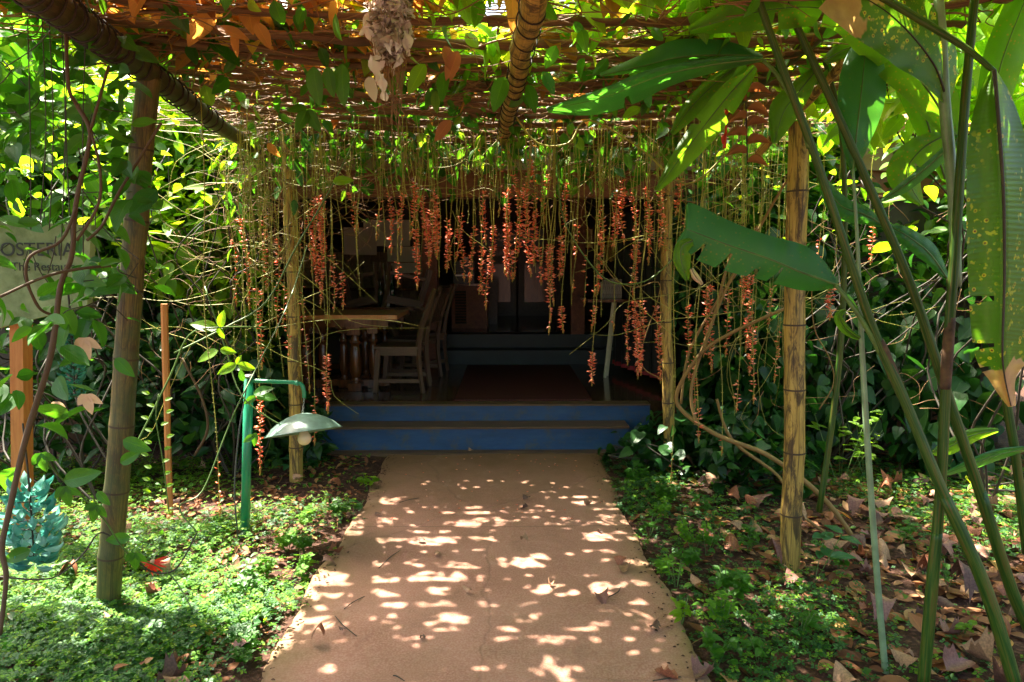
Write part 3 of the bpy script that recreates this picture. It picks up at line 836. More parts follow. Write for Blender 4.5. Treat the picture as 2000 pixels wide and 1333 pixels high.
def bottle(px, py, d, h, r, mat, label, cap=True):
    b = W(px, py, d)
    m = MB(); m.lathe([(0, 0), (r, .003), (r, h * .6), (r * .8, h * .68), (r * .32, h * .78), (r * .30, h * .96), (r * .36, h), (0, h)], (0, 0, 0), 14)
    o = m.build('bottle', mat); o.location = b
    return tag(o, label, 'bottle', 'bottles on tables and ledge')
tz = FZ + .746
def onz(x, y, z): return (x, y, z)
for px, d, h, r, mm, lb in ((757, 7.45, .34, .028, 'white_china', 'tall pale bottle on the rear table, left one of the pair'), (766, 7.5, .30, .035, 'bottle', 'tall dark bottle on the rear table beside the pale one'),
                            (744, 7.45, .28, .03, 'bottle', 'dark bottle on the rear table, left of the pale one')):
    o = bottle(px, 600, d, h, r, M[mm], lb); o.location = (o.location.x, d, tz)
for px, h, r, mm, lb in ((735, .13, .03, 'white_china', 'short pale jar on the partition ledge'), (749, .33, .022, 'white_china', 'tall pale bottle on the partition ledge'), (765, .30, .04, 'bottle', 'dark wine bottle with pale label on the partition ledge')):
    o = bottle(px, 555, 9.2, h, r, M[mm], lb); o.location = (o.location.x, 9.2, 1.271)

# counter with louvres and the coffee machine
cx0, cx1 = W(882, 600, 9.3).x, W(952, 600, 9.3).x
ct = empty('counter_cabinet', ((cx0 + cx1) / 2, 9.5, IZ), 'brown wooden counter cabinet with a louvred door, by the column', 'cabinet')
hw = (cx1 - cx0) / 2
MB().box((-hw, -.2, 0), (hw, .3, .58)).build('body', M['red_wood'], ct, False)
MB().box((-hw - .02, -.23, .581), (hw + .02, .32, .61)).build('counter_top', M['dark_wood'], ct, False)
lv = MB()
for i in range(12): lv.bar((-hw + .05, -.215, .08 + i * .038), (-hw + .20, -.215, .08 + i * .038), .006, .03, (0, .6, 1))
lv.build('louvre', M['black_wood'], ct, False)
cm = empty('coffee_machine', ((cx0 + cx1) / 2 - .08, 9.45, IZ + .611), 'dark coffee machine with white cups on the counter cabinet', 'coffee machine')
MB().box((-.14, -.1, 0), (.14, .15, .16)).box((-.14, -.02, .161), (.14, .15, .30)).build('body', M['black'], cm, False)
MB().lathe([(0, .30), (.035, .301), (.055, .36), (.05, .36), (.03, .31), (0, .31)], (0.02, .05, 0), 14).build('bowl', M['white_china'], cm)
MB().box((-.11, -.11, .1), (.11, -.101, .12)).build('grip', M['metal'], cm, False)

# right-hand side table with cream legs and books
rt = empty('side_table', (W(1185, 730, 7.2).x, 7.2, FZ), 'side table with slim cream painted legs in the dark right side', 'table')
MB().bar((-.02, 0, 0), (.055, 0, .81), .028, .028, (0, 1, 0)).build('leg', M['white_paint'], rt, False)
MB().bar((.02, .12, 0), (.10, .12, .81), .028, .028, (0, 1, 0)).build('leg', M['white_paint'], rt, False)
MB().bar((.9, 0, 0), (.86, 0, .81), .028, .028, (0, 1, 0)).build('leg', M['white_paint'], rt, False)
MB().box((-.22, -.1, .811), (1.0, .7, .84)).build('tabletop', M['dark_wood'], rt, False)
bx = W(1175, 560, 7.3).x
for i in range(9):
    h = random.uniform(.13, .22); w = random.uniform(.014, .03)
    o = MB().box((0, 0, 0), (w * .92, .13, h)).build('book', M['book'], None, False, (bx, 7.3, FZ + .841)); bx += w
    tag(o, 'book standing in the dark row on the side table', 'book', 'books on the side table')
# dark curtain with a red hem right of the doorway
cur = empty('curtain', (1.35, 6.9, FZ), 'dark hanging curtain with a red hem at the right inside the doorway', 'curtain')
n = 60
vs, fs = [], []
for i in range(n + 1):
    a = i / n
    x = -.12 + a * .35; y = -.75 + a * 1.3
    o_ = .03 * sin(a * 50)
    vs += [(x + o_, -y, .10), (x + o_ * .8, -y, 1.75)]
for i in range(n): fs.append((2 * i, 2 * i + 2, 2 * i + 3, 2 * i + 1))
MB().add(vs, fs).build('drape', M['black'], cur)
vs = [(v[0] - .004, v[1], v[2] if k % 2 == 0 else .135) for k, v in enumerate(vs)]
vs = [(v[0], v[1], .085 if k % 2 == 0 else .13) for k, v in enumerate(vs)]
MB().add(vs, fs).build('hem', simple('red hem', (.28, .02, .03), .7), cur)

# ================================================================== pergola
PG = empty('pergola', (0, 3, 0), 'bamboo pergola with split battens and leaning posts over the path', 'pergola')
def pgp(name, mb, mat, parent=PG, smooth=True):
    o = mb.build(name, mat, parent, smooth)
    if parent is PG: o.data.transform(Matrix.Translation((0, -3, 0)))
    return o
def bamboo_pole(pts, r0, r1, mat, name='post', spacing=.30, lean=0):
    P = [Vector(p) for p in pts]
    L = sum((P[i + 1] - P[i]).length for i in range(len(P) - 1))
    k = max(2, int(L / spacing)) * 6
    # resample
    res = []
    for i in range(k + 1):
        s = i / k * L
        for j in range(len(P) - 1):
            d = (P[j + 1] - P[j]).length
            if s <= d or j == len(P) - 2: res.append(P[j].lerp(P[j + 1], min(1, s / d))); break
            s -= d
    rad = []
    for i in range(k + 1):
        r = r0 + (r1 - r0) * i / k
        rad.append(r * (1.06 if i % 6 == 0 else 1.0))
    off = [Vector((random.gauss(0, .004), random.gauss(0, .004), 0)) for _ in range(k // 6 + 2)]
    jit = [q + off[i // 6].lerp(off[i // 6 + 1], (i % 6) / 6) for i, q in enumerate(res)]
    m = MB(); m.tube(jit, rad, 18, n=k * 3 + 1)
    post = pgp(name, m, mat)
    for i in range(6, k, 6):
        d = (res[i + 1] - res[i - 1]).normalized() * .0045
        o = MB().tube([jit[i] - d, jit[i] + d], rad[i] * 1.008, 18, caps=False).build('node_ring', M['bamboo_node'], post)
        o.data.transform(Matrix.Translation((0, -3, 0)))
    return post
def down(px, py, dz=.04):
    g_ = G(px, py); return g_ - Vector((0, 0, dz))
b = down(210, 1190); tpt = W(289, 150, b.y)
bamboo_pole([b, W(232, 900, b.y), W(258, 500, b.y), tpt], .052, .046, M['bamboo_grey'])['label'] = 'thick mossy leaning post at the left front'
b = down(578, 945); bamboo_pole([b, W(575, 620, b.y), W(566, 420, b.y), W(563, 262, b.y)], .048, .042, M['bamboo'])['label'] = 'post left of the doorway'
b = down(1545, 1108); bamboo_pole([b, W(1552, 700, b.y), W(1556, 480, b.y), W(1560, 240, b.y)], .052, .05, M['bamboo'])['label'] = 'thick yellow post at the right front'
b = down(1309, 930); bamboo_pole([b, W(1302, 640, b.y), W(1300, 300, b.y)], .042, .040, M['bamboo'])['label'] = 'post right of the doorway'
# long members
bamboo_pole([W(40, -35, 2.05), W(240, 105, 2.78), W(420, 240, 4.1), W(500, 292, 5.3)], .050, .043, M['beam'], 'side_beam')
bamboo_pole([W(1046, -60, 1.95), W(1044, 0, 2.12), W(985, 258, 4.35), W(981, 280, 5.2)], .040, .036, M['bamboo'], 'centre_pole')
bamboo_pole([Vector((1.55, 1.2, 2.50)), W(1600, 60, 2.9), W(1330, 285, 5.2)], .045, .04, M['beam'], 'side_beam')
bamboo_pole([W(1480, 300, 3.7), W(1655, 118, 3.0)], .022, .02, M['bamboo'], 'brace', .2)
# twine wound round centre pole & side beam
tw = MB()
ca, cb = W(1044, 0, 2.12), W(985, 258, 4.35)
tw_pts = []
for i in range(430):
    a = i / 430; c = ca.lerp(cb, a); ang = a * 2 * pi * 17 + sin(a * 30) * .8
    tw_pts.append(c + Vector((cos(ang) * .0435, 0, sin(ang) * .0435)))
tw.tube(tw_pts, .0028, 5, n=430, caps=False)
pgp('twine', tw, M['twine'])
ca, cb = W(90, 0, 2.2), W(420, 240, 4.1)
for j in range(26):
    a = j / 26 + .01 + random.uniform(0, .02); c = W(40, -35, 2.05).lerp(W(240, 105, 2.78), a * 2) if a < .5 else W(240, 105, 2.78).lerp(W(420, 240, 4.1), a * 2 - 1)
    tw = MB()
    for q in range(1):
        o_ = Vector((0, .02 * q + random.uniform(-.01, .01), 0))
        tw.tube([c + o_ + Vector((cos(t_) * .057, random.uniform(-.005, .005), sin(t_) * .057)) for t_ in np.linspace(0, 2 * pi, 13)], .004, 5, n=26, caps=False)
    pgp('twine', tw, M['twine'])
# battens
ybat = [1.75, 2.05, 2.33, 2.60, 2.83, 3.06, 3.26, 3.44, 3.62, 3.79, 3.95, 4.10, 4.25, 4.40, 4.54, 4.68, 4.82, 4.96, 5.10, 5.24, 5.40]
for i, y in enumerate(ybat):
    y += random.uniform(-.05, .05)
    for (xa, xb, za, zb) in ((-1.95, .12, 2.60, 2.475), (-.06, 1.85, 2.478, 2.56)):
        m = MB(); n = 14
        tw_ = random.uniform(-.12, .12); w0 = random.uniform(.045, .075); h0 = random.uniform(.022, .034)
        pts = [Vector((xa + (xb - xa) * k / n, y + tw_ * (k / n - .5) + random.gauss(0, .006), za + (zb - za) * k / n - .03 * sin(pi * k / n) + random.gauss(0, .004))) for k in range(n + 1)]
        n0 = m.n
        m.tube(pts, [1.0 * random.uniform(.85, 1.15) for _ in pts], 7, n=n * 3 + 1)
        V = m.v[-1].reshape(-1, 7, 3); C = V.mean(1, keepdims=True)
        V = C + (V - C) * np.array([.01, w0 / 2, h0 / 2]) * (1 + .13 * rng.standard_normal((V.shape[0], 7, 1)))
        m.v[-1] = V.reshape(-1, 3)
        pgp('batten', m, M['batten'])

# ------------------------------------------------------------------ free stake, sign, lamp
b = down(333, 1028)
st = MB().tube([b, W(326, 800, b.y), W(321, 594, b.y)], [.017, .019, .020], 6, rough=.04)
tag(st.build('wooden_stake', M['stake'], None, False), 'thin orange brown stake standing in the soil right of the thick left post', 'stake')

bs = W(40, 950, 3.9)
SG = empty('restaurant_sign', (bs.x, 3.9, 0), 'mossy grey signboard lettered OSTERIA on brown posts behind the left vines', 'sign')
def toSG(v): return Vector(v) - Vector((bs.x, 3.9, 0))
for px, w_, lb in ((35, .075, 0), (47, .05, 1)):
    a = W(px, 985, 3.92 + .07 * lb); a.z = -.05
    MB().bar(toSG(a), toSG(W(px + 2, 600, 3.92 + .07 * lb)), w_, .05, (0, 1, 0)).build('post', M['stake'], SG, False)
a0 = toSG(W(-40, 430, 3.85)); a1 = toSG(W(178, 440, 3.85)); a2 = toSG(W(170, 598, 3.85)); a3 = toSG(W(60, 625, 3.85)); a4 = toSG(W(-40, 650, 3.85))
m = MB(); out = [a0, a1, a2, a3, a4]
k = len(out)
vv = [tuple(q) for q in out] + [tuple(q + Vector((0, .05, 0))) for q in out]
m.add(vv, [tuple(range(k))[::-1], tuple(range(k, 2 * k))] + [(i, (i + 1) % k, (i + 1) % k + k, i + k) for i in range(k)])
m.build('board', M['signboard'], SG, False)
q = toSG(W(2, 500, 3.84))
text_obj('OSTERIA', .105, M['sign_text'], 'lettering', SG, q + Vector((0, -.006, 0)))
q = toSG(W(24, 529, 3.84))
text_obj('The Restaurant', .066, M['sign_text'], 'lettering', SG, q + Vector((0, -.006, 0)))

b = down(477, 1058); LY = b.y
LP = empty('garden_lamp', (b.x, LY, 0), 'green garden lamp post with a tilted shallow shade and a round cream bulb', 'lamp')
o3 = Vector((b.x, LY, 0))
MB().tube([b - o3, W(486, 736, LY) - o3], .026, 18).build('pole', M['green_metal'], LP)
MB().tube([W(486, 738, LY) - o3, W(486, 733, LY) - o3], .028, 18).build('pole_cap', M['metal'], LP)
MB().tube([W(486, 744, LY) - o3, W(540, 746, LY) - o3, W(578, 748, LY) - o3, W(590, 753, LY) - o3, W(594, 768, LY) - o3, W(594, 777, LY) - o3], .0115, 12).build('arm', M['green_metal'], LP)
MB().tube([W(577, 748, LY) - o3, W(584, 750, LY) - o3], .0145, 12).build('elbow_joint', M['green_metal'], LP)
chn = MB()
c0, c1 = W(594, 776, LY) - o3, W(590, 815, LY) - o3
for i in range(9):
    c = c0.lerp(c1, i / 9); a = i * pi / 2
    chn.tube([c + Vector((cos(t_) * .004 * cos(a), cos(t_) * .004 * sin(a), sin(t_) * .008 - .006)) for t_ in np.linspace(0, 2 * pi, 9)], .0012, 4, n=18, caps=False)
chn.build('chain', M['metal'], LP)
sh = MB()
pr = [(.0, .082), (.03, .080), (.08, .068), (.13, .045), (.175, .015), (.214, -.024), (.217, -.028), (.212, -.028), (.17, .010), (.12, .041), (.07, .063), (.0, .076)]
sh.lathe(pr, (0, 0, 0), 40)
shade = sh.build('lamp_shade', M['shade_metal'], LP)
shade.location = W(592, 836, LY) - o3
shade.rotation_euler = (R(-13), R(-9), 0)
bl = MB(); bl.lathe([(0, -.105), (.018, -.101), (.033, -.089), (.040, -.070), (.037, -.052), (.026, -.034), (.018, -.020), (.016, .06)], (0, 0, 0), 20)
bo = bl.build('bulb', M['bulb'], shade); bo.location = (0.0, 0, .005)
MB().tube([W(466, 1060, LY - .03) - o3, W(458, 960, LY - .03) - o3, W(466, 850, LY - .03) - o3, W(476, 790, LY - .03) - o3, W(484, 742, LY - .03) - o3], .004, 6).build('cable', M['wire'], LP)

# ================================================================== foliage
def blob_pts(n, c, r, shell=.35):
    d = rand_unit(n); q = rng.random(n) ** shell
    return np.array(c) + d * q[:, None] * np.array(r)

def leaves_into(mb, tmpls, P, size, axis=None, up=.9, spread=.8, cull=True, csize=None, szvar=.3, hang=-.35):
    """scatter leaves at P with mixed templates; leaves the photograph's sun patches need free are left out"""
    if cull and len(P): P = P[~removed(P, csize or size)]
    N = len(P)
    if N == 0: return
    pick = rng.integers(0, len(tmpls), N)
    a = rand_unit(N); a[:, 2] = a[:, 2] * .5 + hang
    if axis is not None: a = a * spread + np.array(axis)
    nr = rand_unit(N) * .55 + np.array([0, -.15, up])
    sz = size * (1 + szvar * rng.standard_normal(N)).clip(.45, 1.8)
    for k, t in enumerate(tmpls):
        m = pick == k
        mb.scatter(t, P[m], a[m], nr[m], sz[m])

def thin_stem(mb, a, b, r=.004, wob=.12, n=5, sides=5):
    a, b = Vector(a), Vector(b)
    pts = [a.lerp(b, i / n) + Vector((random.gauss(0, wob), random.gauss(0, wob), random.gauss(0, wob * .5))) * (0 < i < n) for i in range(n + 1)]
    mb.tube(pts, [r * (1 - .5 * i / n) for i in range(n + 1)], sides, n=n * 4 + 1)

def vine(name, label, cat, blobs, tmpls, size, mat, stem_mat, root, group=None, cull=True, stems=6, stem_r=.008, hang=-.35, wob=.12):
    """a climbing plant: foliage clumps (c, r, n), stems from root to the clumps"""
    root = Vector(root)
    t = empty(name, root, label, cat, group)
    f = MB(); s = MB()
    for (c, r, n) in blobs:
        P = blob_pts(n, c, r)
        P = P[P[:, 2] > .03]
        leaves_into(f, tmpls, P, size, cull=cull, hang=hang)
    fo = f.build('foliage', mat, t); fo.data.transform(Matrix.Translation(-root))
    for i in range(stems):
        c, r, n = blobs[i % len(blobs)]
        e = Vector(c) + Vector((random.uniform(-.6, .6) * r[0], random.uniform(-.6, .6) * r[1], random.uniform(-.3, .8) * r[2]))
        thin_stem(s, root, e, stem_r, wob, 6, 6)
    so = s.build('stem', stem_mat, t); so.data.transform(Matrix.Translation(-root))
    return t

# ---- vines lying on the pergola roof (sunlit from above, seen from below)
def roof_pts(n, x0, x1, y0, y1, z0=.02, z1=.30):
    P = np.stack([rng.uniform(x0, x1, n), rng.uniform(y0, y1, n), np.zeros(n)], 1)
    base = 2.49 + np.abs(P[:, 0]) * .055
    P[:, 2] = base + z0 + (z1 - z0) * rng.random(n) ** 1.4
    return P
def skygap(P):
    """openings in the roof of leaves for open sky, and a left part thinned for sunlight"""
    out = np.zeros(len(P), bool)
    for (gx_c, gy_c, rr) in ((-.12, 2.55, .10), (-.02, 2.50, .13), (.10, 2.62, .07)):
        k = (P[:, 2] - 2.5) / .9                      # the opening leans with the line of sight
        cx_ = gx_c * (1 + k); cy_ = gy_c * (1 + k)
        out |= (P[:, 0] - cx_) ** 2 + ((P[:, 1] - cy_) * .8) ** 2 < rr * rr
    out |= (P[:, 0] > -1.6) & (P[:, 0] < -.35) & (P[:, 1] < 2.9) & (rng.random(len(P)) < .72)  # green leaves thinned here so the sun lights the dry leaves below
    return out
def roof_vine(label, x0, x1, y0, y1, n, size, mat, tm, root, group='climbers over the pergola roof', z1=.30, name='climbing_vine', hang=-.3):
    root = Vector(root)
    t = empty(name, root, label, 'vine', group)
    f = MB(); P = roof_pts(n, x0, x1, y0, y1, .02, z1)
    P = P[~skygap(P)]
    leaves_into(f, tm, P, size, hang=hang)
    f.build('foliage', mat, t).data.transform(Matrix.Translation(-root))
    s = MB()
    for i in range(16):
        a = Vector((random.uniform(x0, x1), random.uniform(y0, y1), 2.56 + random.uniform(0, .15)))
        b_ = Vector((random.uniform(x0, x1), random.uniform(y0, y1), 2.56 + random.uniform(0, .2)))
        thin_stem(s, a, b_, random.uniform(.003, .007), .09, 7, 5)
    s.build('stem', M['dark_stem'], t).data.transform(Matrix.Translation(-root))
    return t
roof_vine('sunlit green climber on the roof battens above the middle of the path', -.6, .9, 1.2, 3.4, 1900, .12, M['leaf_bright'], T_OVF, (.9, 3.4, 2.55))
roof_vine('green climber covering the far end of the pergola roof near the eave', -1.8, 1.8, 4.4, 5.8, 5200, .105, M['leaf'], T_OV, (-1.6, 5.2, 2.55), z1=.42)
roof_vine('green climber on the left part of the pergola roof', -2.0, -.6, 1.2, 4.4, 2600, .11, M['leaf'], T_OV, (-1.9, 3.6, 2.55))
roof_vine('bright green climber on the right part of the pergola roof', .6, 2.2, 1.0, 4.4, 3600, .12, M['leaf_bright'], T_OVF, (1.9, 3.6, 2.55))
roof_vine('green climber on the roof battens between the two rear posts', -.9, .9, 3.3, 4.6, 2600, .105, M['leaf'], T_OV, (.4, 4.6, 2.55))
roof_vine('climber on the near end of the pergola roof', -2.0, 2.0, -1.0, 1.4, 4200, .12, M['leaf'], T_OV, (1.9, .5, 2.55))
# dry leaves caught on the battens
dl = MB()
for (x0, x1, y0, y1, n, z1) in ((-1.9, -.3, 1.6, 3.6, 1900, .10), (-.5, 1.8, 1.6, 3.6, 420, .10), (-1.8, 1.7, 3.4, 5.5, 1500, .12)):
    P = roof_pts(n, x0, x1, y0, y1, .01, z1)
    P = P[~skygap(P) | (P[:, 0] < -.3)]
    leaves_into(dl, T_OVF, P, .105, hang=-.05, up=1.0)
tag(dl.build('dry_leaves', M['dead_roof']), kind='stuff')
tw = MB()
for i in range(1500):
    x = random.uniform(-1.9, 1.8); y = random.choice([random.uniform(1.7, 3.6), random.uniform(3.4, 5.5)]); z = 2.47 + abs(x) * .055 + random.uniform(-.05, .12)
    L = random.uniform(.2, .9); a = random.gauss(0, .5) + (pi if random.random() < .5 else 0)
    if random.random() < .25: a += pi / 2
    thin_stem(tw, (x, y, z), (x + cos(a) * L, y + sin(a) * L * .6, z + random.uniform(-.07, .05)), random.uniform(.0016, .0055), .045, 4, 4)
tag(tw.build('dry_twigs', M['straw']), kind='stuff')

# ---- individual leaves that hang below the battens
def hang_leaf(px, py, d, size, ang, mat, tm, label, cat='leaf', name='hanging_leaf', group=None, tilt=.5, roll=0.0, w=1.0):
    """ang: image-plane direction of the leaf tip, degrees (0 right, -90 down)"""
    p_ = W(px, py, d)
    ax = np.array([[cos(R(ang)), .25 * random.uniform(-1, 1), sin(R(ang))]])
    nr = np.array([[roll, -1.0 + abs(tilt) * .3, tilt]])
    m = MB(); m.scatter(tm, np.zeros((1, 3)), ax, nr, size, w)
    o = m.build(name, mat); o.location = p_
    return tag(o, label, cat, group)
TF = leaf_tmpl(ovate(.24), 12, .12, .12, 2, .01, 3)
for (px, py, d, s, a, mk, lb) in (
    (612, 130, 2.6, .14, -86, 'leaf', 'broad green leaf hanging under the battens, left of the dry lint bundle'),
    (640, 130, 2.6, .11, -84, 'leaf', 'narrower green leaf hanging right beside the broad one under the battens'),
    (668, 125, 2.6, .15, -92, 'leaf', 'large green leaf hanging under the battens just left of the lint bundle'),
    (830, 125, 2.7, .13, -122, 'leaf_bright', 'half sunlit green leaf hanging right of the lint bundle'),
    (870, 140, 2.8, .12, -100, 'leaf', 'dark green leaf hanging midway between lint bundle and centre pole'),
    (985, 150, 2.9, .15, -108, 'leaf', 'green leaf hanging close at the left of the bamboo centre pole'),
    (1030, 165, 2.9, .12, -70, 'leaf', 'ribbed green leaf hanging close at the right of the bamboo centre pole'),
    (1060, 140, 2.8, .10, -60, 'heli', 'blue green curled leaf right of the centre pole'),
    (600, 215, 3.0, .11, -60, 'leaf', 'green leaf in a rosette under the battens at the left'),
    (600, 215, 3.0, .11, -115, 'leaf', 'downward green leaf of the rosette under the battens at the left'),
    (600, 213, 3.0, .10, 178, 'leaf', 'left pointing leaf of the rosette under the battens'),
    (650, 355, 3.6, .11, 4, 'leaf_bright', 'bright green leaf standing out in front of the twig tangle'),
    (1262, 175, 2.9, .08, -80, 'heli', 'silvery leaf hanging under the battens right of the centre pole'),
    (720, 150, 2.7, .10, -75, 'lint', 'white glinting crumpled leaf behind the lint bundle'),
    (1250, 210, 2.9, .09, -150, 'leaf_bright', 'light green leaf on the thin vine at the right of the roof'),
    (1100, 260, 4.0, .10, -80, 'leaf', 'dark green leaf among the tendrils under the far roof edge'),
    (1222, 300, 3.6, .09, -70, 'leaf', 'green cupped leaf hanging among the tendrils right of the centre'),
    (590, 270, 4.2, .10, -60, 'leaf_dark', 'dark leaf over the top of the post left of the doorway'),
    (583, 335, 4.3, .10, -80, 'leaf_dark', 'dark lobed leaf on the upper part of the rear left post'),
    (575, 390, 4.3, .10, -95, 'leaf_dark', 'dark lobed leaf lower on the rear left post'),
    (895, 100, 2.75, .13, -115, 'dead', 'reddish brown dead leaf caught under the batten'),
    (868, 90, 2.75, .10, -70, 'dead', 'smaller brown dead leaf caught under the same batten'),
    (500, 45, 2.5, .10, -60, 'dead_roof', 'orange dead leaf glowing on the battens at the upper left'),
    (425, 55, 2.5, .11, -15, 'dead_roof', 'yellow orange leaf glowing on the battens at the upper left'),
    (460, 60, 2.6, .09, -95, 'dead_roof', 'orange leaf hanging point down from the upper left battens'),
    (880, 235, 3.2, .12, -130, 'dead', 'tan dry leaf hanging below the battens left of the centre pole'),
    (522, 280, 3.6, .09, -50, 'dead_roof', 'curled yellow dry leaf above the rear left post')):
    hang_leaf(px, py, d, s, a, M[mk], TF, lb, roll=random.uniform(-.4, .4), tilt=random.uniform(-.2, .7))
dr = MB()
P = np.stack([rng.uniform(-1.9, 1.8, 700), rng.uniform(4.5, 5.7, 700), 2.5 - np.abs(rng.normal(0, .17, 700))], 1)
leaves_into(dr, T_OVF, P, .085, hang=-1.0, up=.2, cull=False)
tag(dr.build('drooping_leaves', M['leaf']), kind='stuff')
gl = MB(); n = 330
P = roof_pts(n, -1.7, 1.5, 2.2, 5.5, -.14, .0)
leaves_into(gl, T_OVF, P, .075, hang=-.9, up=.2, cull=False)
tag(gl.build('small_hanging_leaves', M['leaf']), kind='stuff')

# ---- leafy walls: left
LW = 'climbers and shrubs left of the pergola'
def lv(label, blobs, size=.12, mat='leaf', tm=T_OVF, root=(-2.5, 4.5, 0), name='climbing_vine', cat='vine', **k):
    return vine(name, label, cat, blobs, tm, size, M[mat], M['dark_stem'], root, LW, **k)
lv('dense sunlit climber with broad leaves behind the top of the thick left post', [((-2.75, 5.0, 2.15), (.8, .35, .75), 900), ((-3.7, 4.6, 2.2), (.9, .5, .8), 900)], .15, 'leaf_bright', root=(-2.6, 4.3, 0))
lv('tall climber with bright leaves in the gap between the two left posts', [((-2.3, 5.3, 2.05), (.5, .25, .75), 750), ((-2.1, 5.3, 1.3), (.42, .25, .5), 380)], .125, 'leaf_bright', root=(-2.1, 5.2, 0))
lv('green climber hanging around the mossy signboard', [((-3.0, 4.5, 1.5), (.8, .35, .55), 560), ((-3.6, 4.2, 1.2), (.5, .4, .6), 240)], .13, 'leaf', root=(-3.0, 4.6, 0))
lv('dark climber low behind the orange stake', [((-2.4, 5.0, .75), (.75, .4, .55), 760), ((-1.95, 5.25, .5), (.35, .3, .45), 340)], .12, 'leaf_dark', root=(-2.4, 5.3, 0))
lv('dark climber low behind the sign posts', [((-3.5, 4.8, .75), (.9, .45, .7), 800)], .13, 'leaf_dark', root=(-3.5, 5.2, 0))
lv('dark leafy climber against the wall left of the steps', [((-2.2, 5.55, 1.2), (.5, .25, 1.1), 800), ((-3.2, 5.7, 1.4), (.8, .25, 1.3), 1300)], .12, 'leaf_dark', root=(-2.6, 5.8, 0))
lv('climber with hanging pale leaves beside the twig tangle', [((-1.9, 4.75, 1.75), (.22, .2, .45), 150)], .10, 'leaf', tm=T_LA, root=(-2.0, 4.9, 0), hang=-1.2)
lv('upper climber reaching from the left beam out to the sunlight', [((-2.6, 3.0, 2.5), (.7, .8, .35), 420), ((-3.3, 3.3, 2.9), (.9, .8, .5), 420)], .15, 'leaf', root=(-3.2, 3.8, 0))
# right
RW = 'climbers and shrubs right of the pergola'
def rv(label, blobs, size=.12, mat='leaf', tm=T_OVF, root=(2.5, 4.5, 0), name='climbing_vine', cat='vine', **k):
    return vine(name, label, cat, blobs, tm, size, M[mat], M['dark_stem'], root, RW, **k)
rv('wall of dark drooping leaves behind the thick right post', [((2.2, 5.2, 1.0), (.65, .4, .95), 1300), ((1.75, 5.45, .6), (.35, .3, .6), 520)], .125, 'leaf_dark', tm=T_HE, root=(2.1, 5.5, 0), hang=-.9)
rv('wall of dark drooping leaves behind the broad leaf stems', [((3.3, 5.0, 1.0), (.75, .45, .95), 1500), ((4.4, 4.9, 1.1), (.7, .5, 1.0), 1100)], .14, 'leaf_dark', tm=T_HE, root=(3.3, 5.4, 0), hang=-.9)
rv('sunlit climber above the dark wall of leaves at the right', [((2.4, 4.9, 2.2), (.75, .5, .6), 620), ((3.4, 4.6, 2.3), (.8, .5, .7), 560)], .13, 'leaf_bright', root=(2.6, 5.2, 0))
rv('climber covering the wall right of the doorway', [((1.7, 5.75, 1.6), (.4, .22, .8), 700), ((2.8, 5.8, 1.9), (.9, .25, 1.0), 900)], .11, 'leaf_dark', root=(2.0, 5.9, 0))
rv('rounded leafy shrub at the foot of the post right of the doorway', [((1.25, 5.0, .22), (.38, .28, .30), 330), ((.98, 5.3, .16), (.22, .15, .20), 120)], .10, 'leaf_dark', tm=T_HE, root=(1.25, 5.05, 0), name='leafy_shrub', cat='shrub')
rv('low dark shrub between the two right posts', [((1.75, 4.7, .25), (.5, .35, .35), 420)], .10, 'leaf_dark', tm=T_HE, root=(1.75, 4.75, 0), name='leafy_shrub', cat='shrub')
rv('upper climber with light leaves at the far upper right', [((2.9, 3.4, 2.7), (.8, .8, .45), 620), ((2.2, 4.0, 2.6), (.5, .6, .35), 380)], .14, 'leaf_bright', root=(3.1, 4.2, 0))
rv('low sunlit bush on the bare ground at the far right', [((3.4, 4.25, .22), (.5, .4, .26), 330), ((4.2, 4.1, .35), (.5, .5, .4), 330)], .07, 'leaf_bright', tm=T_OV, root=(3.5, 4.3, 0), name='low_bush', cat='bush')

lv('climber with sunlit leaves hiding the eave above the left wall', [((-2.7, 5.6, 2.75), (.95, .3, .38), 1300), ((-4.1, 5.5, 2.7), (.9, .35, .5), 1200)], .13, 'leaf_bright', root=(-2.9, 5.8, 0))
lv('middle height climber over the wall behind the left posts', [((-2.6, 5.65, 1.9), (.7, .2, .7), 1000), ((-3.9, 5.5, 1.9), (.8, .25, .8), 1100)], .12, 'leaf', root=(-3.3, 5.8, 0))
rv('climber with sunlit leaves hiding the eave above the right wall', [((2.5, 5.6, 2.75), (.95, .3, .38), 1300), ((4.0, 5.4, 2.7), (.9, .35, .5), 1200)], .13, 'leaf_bright', root=(2.9, 5.8, 0))
rv('middle height climber over the wall behind the right posts', [((2.3, 5.6, 1.9), (.7, .2, .7), 1000), ((3.7, 5.4, 1.9), (.9, .25, .8), 1300)], .12, 'leaf', root=(3.3, 5.8, 0))
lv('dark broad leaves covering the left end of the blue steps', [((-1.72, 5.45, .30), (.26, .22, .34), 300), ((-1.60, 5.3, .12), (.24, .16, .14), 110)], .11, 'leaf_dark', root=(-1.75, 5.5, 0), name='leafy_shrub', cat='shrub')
lv('fine leaved climber with small light leaves between the left beam and the hedge', [((-2.3, 4.7, 2.2), (.5, .35, .4), 700), ((-2.9, 4.1, 2.5), (.7, .5, .4), 900)], .065, 'leaf_bright', tm=T_OV, root=(-2.3, 5.2, 0))
rv('fine leaved climber with small light leaves behind the thick right post', [((2.2, 4.8, 2.1), (.6, .35, .5), 900), ((3.2, 4.4, 2.0), (.7, .4, .6), 900)], .07, 'leaf_bright', tm=T_OV, root=(2.4, 5.2, 0))
